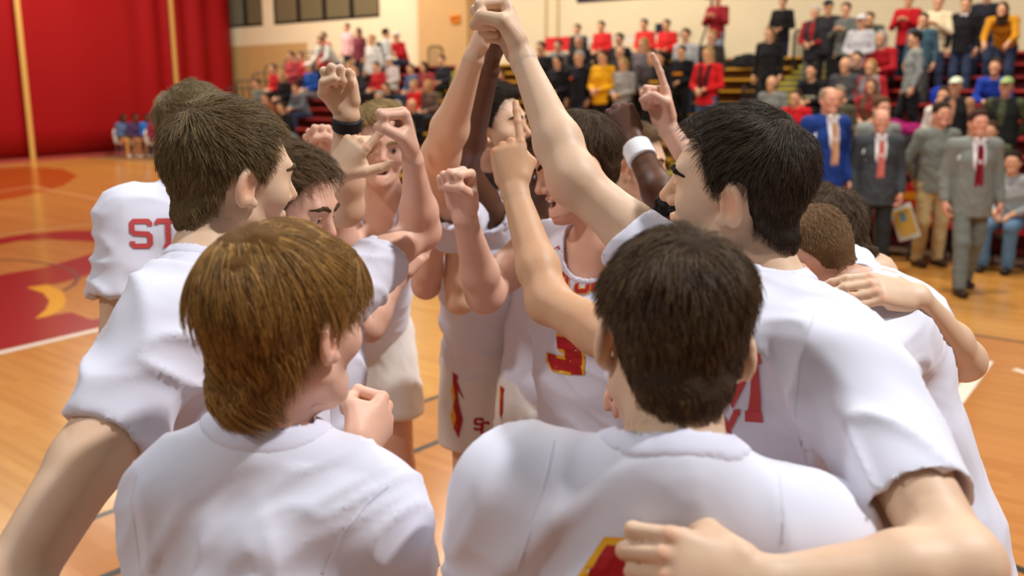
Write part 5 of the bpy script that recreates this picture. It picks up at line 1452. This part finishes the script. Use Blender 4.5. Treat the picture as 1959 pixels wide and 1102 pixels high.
SPECT = [
 (664, 45, 'stand', (226, 176, 178), NAV, 'short', BR, 'spectator in a pink shirt standing tallest below the gallery window'),
 (686, 53, 'stand', (120, 52, 62), DKG, 'long', BR, 'long haired spectator in maroon beside the pink shirt'),
 (712, 67, 'stand', WHT, BLK, 'short', BLD, 'spectator in a white top and black trousers standing left of the backpack'),
 (737, 55, 'stand', (214, 216, 216), (120, 110, 100), 'short', DK, 'spectator in a pale hooded top and dark backpack standing with turned shoulders'),
 (771, 62, 'sit_lean', RED, JEAN, 'cap', WHT, 'seated spectator in a red top and white cap near the tan pillar'),
 (634, 71, 'bend', (212, 216, 208), (34, 48, 92), 'short', DK, 'spectator bending forward in a white sweatshirt and blue jeans'),
 (619, 62, 'stand', (172, 44, 46), BLK, 'short', BR, 'spectator in a dull red shirt behind the bending white sweatshirt'),
 (557, 99, 'front', (176, 66, 74), BLK, 'short', DK, 'standing spectator in a patterned red sweatshirt nearest the curtain'),
 (579, 101, 'sit', (170, 44, 42), DKG, 'short', BR, 'seated spectator in brick red beside the patterned sweatshirt'),
 (595, 119, 'sit', (40, 84, 168), GRY, 'cap', WHT, 'seated spectator in a bright blue jacket and white cap'),
 (606, 103, 'sit', (40, 36, 50), NAV, 'short', DK, 'seated spectator in dark purple above the blue jacket'),
 (527, 123, 'sit', (190, 36, 44), BLK, 'short', BR, 'seated spectator in crimson high by the curtain end rails'),
 (496, 151, 'sit', (112, 124, 116), JEAN, 'short', BR, 'seated spectator in grey green closest to the curtain edge'),
 (543, 137, 'sit', BLK, BLK, 'long', BLD, 'blonde spectator in black seated below the patterned red sweatshirt'),
 (581, 160, 'sit_lean', (104, 108, 116), JEAN, 'short', BR, 'seated spectator in slate grey and jeans left of the wristband fist'),
 (554, 195, 'sit_lean', (26, 26, 32), (130, 134, 142), 'short', BR, 'lowest seated spectator on the curtain side, black jacket and grey trousers'),
 (672, 118, 'sit', (206, 200, 196), DKG, 'short', BLD, 'fair haired spectator in white seated behind the raised wristband fist'),
 (693, 123, 'sit_lean', (52, 54, 60), DKG, 'short', DK, 'seated spectator leaning in a charcoal jacket right of the wristband fist'),
 (724, 118, 'sit', (186, 40, 44), BLK, 'short', BR, 'seated spectator in scarlet below the pale hooded top'),
 (749, 108, 'sit', (220, 206, 204), (200, 198, 192), 'cap', (226, 226, 222), 'seated spectator all in white with a white cap'),
 (796, 153, 'sit', (206, 34, 36), BLK, 'short', BLD, 'seated spectator in a vivid red jacket left of the raised forearms'),
 (823, 153, 'sit', (104, 82, 72), DKG, 'long', BLD, 'seated spectator in brown just left of the raised forearms'),
 (743, 158, 'sit', (34, 32, 36), BLK, 'short', BR, 'seated spectator in black above the cream sweater'),
 (730, 175, 'sit', (214, 190, 168), JEAN, 'short', GH, 'seated spectator in a cream sweater behind the blond player'),
 (764, 193, 'sit', (48, 40, 48), BLK, 'short', GH, 'grey haired spectator in dark clothes low behind the blond player'),
 (793, 189, 'sit', (30, 28, 34), BLK, 'bald', BR, 'bald spectator in a black jacket low beside the raised forearms'),
 (849, 106, 'sit', (44, 42, 50), BLK, 'short', DK, 'seated spectator in dark grey below the rail loop by the pillar'),
 (790, 123, 'sit', (74, 102, 140), JEAN, 'short', BR, 'seated spectator in steel blue below the white cap'),
 (512, 178, 'sit', (150, 88, 56), DKG, 'short', BR, 'seated spectator in rust brown beside the sandy haired player'),
 (815, 118, 'sit', (150, 58, 60), DKG, 'long', DK, 'seated spectator in dusty red at the left edge of the raised forearm'),
 (1108, 47, 'sit', (44, 42, 44), BLK, 'short', DK, 'person in black seated alone at the left of the press table'),
 (1154, 41, 'sit', (206, 42, 46), BLK, 'short', DK, 'person in red at the press table beside the one in black'),
 (1236, 37, 'sit', (214, 52, 48), BLK, 'short', DK, 'person in red at the press table left of the laptop'),
 (1279, 38, 'sit', (212, 44, 44), BLK, 'short', DK, 'person in red at the right end of the press table'),
 (1036, 80, 'front', BLK, BLK, 'short', BR, 'standing spectator in black just right of the highest fist'),
 (1069, 77, 'stand', (118, 116, 112), DKG, 'short', BR, 'standing spectator in grey below the red table banner'),
 (1109, 67, 'front', (28, 28, 32), BLK, 'short', GH, 'standing spectator in a black coat behind the black polo'),
 (1186, 64, 'stand', (36, 34, 36), BLK, 'short', DK, 'dark clothed spectator standing right below the press table'),
 (1187, 89, 'stand', (40, 38, 40), BLK, 'bald', BR, 'bald spectator in black standing behind the blonde grey sweater'),
 (1069, 106, 'front', (26, 24, 28), BLK, 'long', DK, 'dark haired woman in black with hands folded beside the raised arm'),
 (1109, 98, 'stand', (28, 28, 34), (40, 46, 70), 'short', GH, 'grey haired man in a black polo and blue trousers, orange badge on his chest'),
 (1154, 96, 'front', (236, 172, 24), BLK, 'short', BR, 'spectator in a bright yellow T-shirt'),
 (1193, 110, 'front', (158, 154, 150), DKG, 'long', BLD, 'blonde woman in a pale grey sweater beside the yellow T-shirt'),
 (1232, 72, 'stand', (110, 100, 104), BLK, 'long', BLD, 'blonde spectator in mottled grey below the press table laptop'),
 (1249, 94, 'front', (62, 56, 60), BLK, 'long', BR, 'brown haired woman in charcoal left of the upright index finger'),
 (1262, 98, 'front', (24, 22, 24), BLK, 'short', DK, 'spectator in a black T-shirt with small gold print behind the upright finger'),
 (1305, 87, 'front', (22, 21, 24), BLK, 'short', BR, 'spectator in a black sweatshirt with gold lettering right of the upright finger'),
 (1313, 55, 'stand', (190, 192, 194), JEAN, 'short', BR, 'spectator in a light grey T-shirt near the tripod'),
 (1356, 89, 'front', (208, 30, 36), (70, 96, 130), 'long', BLD, 'blonde woman in a red cardigan with a black scarf and jeans'),
 (1363, 58, 'stand', (60, 56, 54), BLK, 'short', BLD, 'fair haired spectator in a dark coat behind the red cardigan'),
 (1374, -14, 'clap', (150, 34, 44), (140, 152, 170), 'short', BR, 'person in a maroon shirt and pale jeans standing beside the tripod'),
 (962, 133, 'sit', (190, 44, 40), DKG, 'short', BR, 'seated spectator in red glimpsed between the raised forearms'),
 (1499, -6, 'front', (30, 28, 30), NAV, 'short', BR, 'spectator in a black sweater standing against the cream wall'),
 (1474, 51, 'stride', (28, 26, 28), BLK, 'long', (120, 88, 58), 'long haired woman in a black coat walking in the aisle'),
 (1561, 12, 'front', (44, 44, 50), (92, 96, 90), 'short', (214, 210, 204), 'white haired man in a dark vest over red sleeves'),
 (1620, 5, 'clap', (104, 108, 104), BLK, 'short', BR, 'man in a grey zip top holding his hands up'),
 (1586, 0, 'stand', (46, 44, 48), BLK, 'cap', (40, 44, 60), 'capped spectator in dark clothes behind the white haired man'),
 (1650, 28, 'front', (190, 190, 196), DKG, 'cap', (214, 214, 222), 'small spectator in a pale hooded top beside the grey zip top'),
 (1678, 26, 'bend', (78, 84, 76), DKG, 'short', BR, 'man in an olive grey jacket leaning forward'),
 (1697, 59, 'sit_lean', (176, 30, 40), BLK, 'long', GH, 'grey haired woman in a red sweater seated below the olive jacket'),
 (1740, -12, 'clap', (190, 26, 36), NAV, 'short', BR, 'spectator in a bright red sweater standing on a high bench'),
 (1797, -10, 'clap', (228, 212, 178), JEAN, 'short', BLD, 'woman in a cream jacket and blue jeans with hands clasped'),
 (1850, -6, 'stand', (28, 27, 30), (52, 64, 92), 'short', BR, 'spectator in a black jacket with white collar and jeans'),
 (1890, -24, 'stand', (36, 36, 46), (60, 72, 100), 'short', BR, 'spectator in dark navy standing behind the mustard cardigan'),
 (1930, 6, 'bend', (206, 142, 30), JEAN, 'long', BR, 'person in a mustard cardigan bending over at the frame edge'),
 (1754, 59, 'stride', (134, 140, 138), BLK, 'short', DK, 'person in a grey sweater and black trousers turned to the side'),
 (1768, 25, 'stand', (60, 90, 104), DKG, 'short', DK, 'spectator in dull teal behind the side-turned grey sweater'),
 (1622, 109, 'sit', (74, 74, 76), DKG, 'bald', BR, 'bald man in a dark checked shirt seated among the red benches'),
 (1564, 123, 'sit_lean', (32, 31, 33), BLK, 'short', DK, 'seated spectator in a black hooded top with pale lettering'),
 (1670, 113, 'sit', (140, 136, 140), DKG, 'long', BLD, 'blonde woman in grey with red sleeves seated by the benches'),
 (1644, 99, 'sit', (50, 44, 46), BLK, 'short', DK, 'dark haired spectator seated behind the bald checked shirt'),
 (1481, 145, 'sit', (128, 130, 128), DKG, 'bald', BR, 'bald man in a grey T-shirt seated at the aisle'),
 (1527, 172, 'sit', (196, 28, 34), BLK, 'short', BR, 'seated spectator in red right behind the blue suit'),
 (1611, 165, 'sit', (78, 76, 58), DKG, 'short', (150, 134, 116), 'older man in an olive jacket seated between the suits'),
 (1672, 150, 'sit', (146, 50, 52), (120, 124, 128), 'long', (116, 84, 56), 'long haired woman in brown and red seated above the charcoal suit'),
 (1914, 113, 'sit_lean', (32, 62, 160), JEAN, 'short', BR, 'seated spectator in a royal blue hooded top'),
 (1831, 148, 'stand', (38, 36, 38), JEAN, 'cap', (206, 214, 190), 'man in a white and green cap and black vest over plaid'),
 (1928, 148, 'behind', (30, 34, 32), JEAN, 'cap', (150, 170, 110), 'man in a green cap and black leather jacket standing'),
 (1811, 166, 'sit', (216, 210, 204), DKG, 'short', BR, 'small spectator in white seated beside the plaid vest'),
 (1900, 232, 'sit', (60, 58, 62), BLK, 'short', BR, 'seated spectator in dark grey between the light grey suit and leather jacket'),
]
for S_ in SPECT: spec(*S_)
# small things left on the benches
def heap(label, cat, u, v, k, rgb, w, d, h, name='coat', seed=1):
    p = ang_to(u, rowD(k)); c = V3((p[0], p[1], seatz(k)))
    it = [(ell(c + ZV * h * .4, np.stack([A, N, ZV], 1), (w / 2, d / 2, h)), 0, 'u'), (ell(c + A * w * .22 + ZV * h * .4 - N * .03, np.stack([A, N, ZV], 1), (w * .3, d * .45, h * 1.25)), .05, 'u'), (ell(c - A * w * .26 + ZV * h * .3, np.stack([A, N, ZV], 1), (w * .25, d * .5, h * .8)), .05, 'u')]
    vv, qq = sdf_mesh([(cut(group([i[0] for i in it], .05), c, (0, 0, -1)), 0, 'u')], .018)
    nn = vert_normals(vv, qq); vv = vv + nn * (folds(vv * 1.6, seed, A, ZV) * .03)[:, None]; vv[:, 2] = np.maximum(vv[:, 2], c[2] + .002)
    o = np_mesh(name, vv, qq, cloth(rgb), None, off=c); o.location = Vector(c); tag(o, label, cat)
heap('crumpled magenta jacket on a red bench', 'jacket', 1722, 235, 4, (150, 24, 96), .75, .3, .13, 'jacket', 2)
heap('pile of black coats on the gold top bench', 'coat', 1432, 82, 9, (24, 23, 25), 1.1, .3, .17, 'coat', 3)
heap('black coat lying on a red bench above the aisle', 'coat', 1785, 120, 8, (28, 26, 30), .9, .3, .16, 'coat', 4)
heap('bright blue bag on a red bench beside the small spectator in white', 'bag', 1787, 180, 6, (24, 60, 170), .36, .28, .16, 'bag', 5)
heap('dark coat bundle on a red bench behind the khaki trousers', 'coat', 1728, 268, 3, (30, 27, 32), .7, .3, .16, 'coat', 6)

# coaches on the sideline
def coach(label, u, vfoot, vtop, pose, top, bot, yaw, hair='short', hrgb=BR, jacket=None, shoe=(54, 36, 26), tie=None, belt=None):
    p = G(u, vfoot); p[2] = 0
    d = FWD + (u - 979.5) / FPX * RIGHT - (vtop - 551) / FPX * UPV
    zt = CAM[2] + d[2] * (p[1] / d[1]); F = fig(pose, .0105); sc = zt / F['H']
    r = place_figure(label, p, math.radians(yaw), pose, top, bot, hair, hrgb, 'p', sc, 'coaches on the sideline', .0105, shoe, jacket)
    fy = .142
    if tie:
        mb = MB(); prof = [(0, .0), (.020, .0), (.026, -.06), (.036, -.30), (.040, -.38), (0, -.43), (-.040, -.38), (-.036, -.30), (-.026, -.06), (-.020, 0)]
        mb.prism(prof, (0, .112, 1.44), (1, 0, 0), nrm((0, .09, 1)) * 1, (0, 1, 0), .016)
        v = [list(q) for q in mb.v]
        for q in v: q[1] = q[1] + .006 + .062 * min(1, max(0, (1.44 - q[2]) / .2))
        mesh_obj('tie', v, mb.f, cloth(tie, .6), r)
        cl = MB(); cl.prism([(-.065, .05), (0, -.02), (-.02, .07)], (0, .085, 1.45), (1, 0, 0), (0, 0, 1), (0, 1, 0), .03); cl.prism([(.02, .07), (0, -.02), (.065, .05)], (0, .085, 1.45), (1, 0, 0), (0, 0, 1), (0, 1, 0), .03)
        cl.build('shirt_collar', cloth((236, 234, 230)), r)
    if belt:
        mb = MB(); n = 28
        for k in range(n):
            t0, t1 = 2 * pi * k / n, 2 * pi * (k + 1) / n
            a_ = V3((math.sin(t0) * .178, math.cos(t0) * .138, .965)); b_ = V3((math.sin(t1) * .178, math.cos(t1) * .138, .965))
            mb.hexa([a_ * [.97, .97, 1], a_, b_, b_ * [.97, .97, 1], a_ * [.97, .97, 1] + ZV * .035, a_ + ZV * .035, b_ + ZV * .035, b_ * [.97, .97, 1] + ZV * .035])
        mb.build('belt', cloth(belt, .4), r)
    return r, p, sc
coach('bald man in a bright blue suit at the sideline', 1562, 520, 166, 'stand', (232, 232, 234), (30, 52, 110), 198, 'thin', (170, 150, 128), (28, 58, 128), tie=(206, 160, 120))
coach('man in a plain grey shirt half hidden behind the charcoal suit', 1662, 492, 186, 'stand', (136, 138, 132), (120, 110, 90), 190, 'short', (96, 66, 44))
c2, p2, sc2 = coach('bald man in a charcoal suit and pink tie holding a clipboard', 1662, 520, 208, 'stand', (232, 230, 226), (48, 50, 52), 172, 'thin', (190, 160, 130), (66, 70, 74), tie=(206, 112, 104))
coach('smiling man in a grey polo shirt and khaki trousers', 1772, 508, 196, 'behind', (118, 122, 114), (186, 162, 116), 188, 'short', (54, 40, 30), belt=(78, 46, 28))
coach('man in a light grey suit and maroon tie striding out', 1838, 556, 210, 'stride', (236, 234, 232), (112, 116, 108), 176, 'short', (66, 44, 34), (128, 132, 124), tie=(128, 20, 36), belt=(60, 40, 28))
# play board hanging from the charcoal coach's hand
hp_ = P(1722, 388, float((p2 - CAM) @ FWD) - .05)
bdx = nrm(P(1732, 388, 9) - P(1722, 388, 9)); bdn = nrm((-.55, -.82, .1)); bz = nrm(P(1712, 385, 9) - P(1738, 465, 9)); bx_ = np.cross(bz, bdn); bdn = np.cross(bx_, bz)
co = P(1731, 425, float((p2 - CAM) @ FWD) - .08); cb_ = empty('play_board', co)
MB().box((0, 0, 0), (.24, .40, .012), bx_, bz, bdn).build('board', mat('board_white', (214, 224, 216), .35), cb_)
MB().box(bdn * -.0075, (.19, .30, .003), bx_, bz, bdn).build('court_diagram', mat('board_court_yellow', (224, 190, 90), .4), cb_)
MB().box(bdn * .0075, (.19, .30, .003), bx_, bz, bdn).build('court_diagram', mat('board_court_yellow', (224, 190, 90), .4), cb_)
for sgn in (-1, 1):
    MB().box(bdn * .0095 + bz * .06, (.07, .10, .002), bx_, bz, bdn).build('court_key', mat('board_blue', (110, 160, 190), .4), cb_) if sgn > 0 else MB().box(bdn * -.0095 - bz * .06, (.07, .10, .002), bx_, bz, bdn).build('court_key', mat('board_blue', (110, 160, 190), .4), cb_)
MB().box(bz * .205, (.12, .03, .03), bx_, bz, bdn).build('clip', CHROME, cb_)
tag(cb_, 'white play board with a yellow court diagram in the charcoal coach\'s hand', 'clipboard')
# bearded man on a team chair, seated group by the curtain
bm_ = ang_to(1935, CHD); place_figure('bearded man in a grey T-shirt seated on a red chair', V3((bm_[0], bm_[1], .0)), TOCOURT, 'sit', (160, 164, 164), (92, 122, 150), 'short', (44, 34, 28), 'l', 1.0, 'people by the court', .0105)
WCH = mat('white_plastic_chair', (228, 222, 214), .4)
def shell_chair(label, pos, yaw):
    r = empty('shell_chair', pos, yaw)
    cvx = [(math.sin(t) * .25, -.22 + .06 * math.cos(t * 2), 0) for t in np.linspace(-1.4, 1.4, 9)]
    v, f = [], []
    for j, (z, k, dy) in enumerate(((.44, .95, .0), (.55, 1.0, .03), (.68, 1.0, .06), (.80, .9, .10), (.86, .7, .12))):
        for x, y, _ in cvx: v.append((x * k, y - dy + (abs(x) * .5), z))
    for j in range(4):
        for i in range(8): a_ = j * 9 + i; f.append((a_, a_ + 1, a_ + 10, a_ + 9))
    b_ = mesh_obj('backrest', v, f, WCH, r, True); m_ = b_.modifiers.new('thickness', 'SOLIDIFY'); m_.thickness = .02
    MB().box((0, 0, .44), (.46, .44, .03)).build('seat', WCH, r)
    for sx in (-.2, .2):
        for sy in (-.2, .2): MB().bar((sx, sy, 0), (sx * .85, sy * .85, .43), .014, 6).build('leg', CHROME, r)
    tag(r, label, 'chair', 'chairs by the curtain')
seats = [(240, 300, (86, 104, 140), (196, 140, 80), 'long', DK, 'woman in a denim blue jacket sitting on a white chair by the curtain', 'd'), (262, 300, (70, 50, 86), (170, 120, 80), 'short', DK, 'person in purple sitting by the curtain next to the denim jacket', 'd'), (284, 299, (30, 110, 190), (60, 60, 70), 'short', DK, 'person in bright blue sitting by the curtain', 'd'), (300, 302, (128, 40, 60), (150, 110, 84), 'short', DK, 'person in dark red sitting nearest the players by the curtain', 'd')]
CHW = ['white shell chair under the denim jacket', 'white shell chair under the purple top', 'white shell chair under the bright blue top', 'white shell chair under the dark red top']
for (u, v, t, b_, hr, hc_, l, sk_), cl_ in zip(seats, CHW):
    p = G(u, v); p[2] = 0; yw = face_yaw(nrm((.75, -.66, 0)))
    place_figure(l, p, yw, 'sit', t, b_, hr, hc_, sk_, 1.0, 'seated people by the curtain', .019, (230, 226, 220))
    shell_chair(cl_, p, yw)
# bottles and cups under the team chairs
def bottle(label, u, v, rgb, cap_rgb, h=.22):
    p = G(u, v); p[2] = 0; r = empty('water_bottle', p)
    mb = MB(); prof = [(.001, 0), (.034, 0), (.035, .02), (.035, h * .62), (.028, h * .78), (.014, h * .88)]
    n = 12
    for i, (rr, z) in enumerate(prof):
        for k in range(n): mb.v.append((rr * math.cos(2 * pi * k / n), rr * math.sin(2 * pi * k / n), z))
    for i in range(len(prof) - 1):
        for k in range(n): mb.f.append((i * n + k, i * n + (k + 1) % n, (i + 1) * n + (k + 1) % n, (i + 1) * n + k))
    mb.build('bottle_body', cloth(rgb, .3), r, True); MB().bar((0, 0, h * .87), (0, 0, h), .015, 10).build('bottle_cap', cloth(cap_rgb, .4), r)
    tag(r, label, 'bottle', 'bottles by the team chairs')
for u, v, c_, k_, l in ((1903, 477, (216, 214, 220), (120, 80, 160), 'white bottle with a violet cap under the chairs'), (1921, 474, (206, 206, 214), (40, 60, 120), 'white bottle with a navy cap under the chairs'), (1938, 480, (190, 186, 206), (230, 230, 230), 'pale lilac bottle with a white cap under the chairs'), (1953, 476, (220, 216, 214), (200, 40, 44), 'white bottle with a red cap at the frame edge'), (1706, 452, (216, 212, 214), (180, 50, 50), 'white bottle with a red cap by the clipboard')):
    bottle(l, u, v, c_, k_)
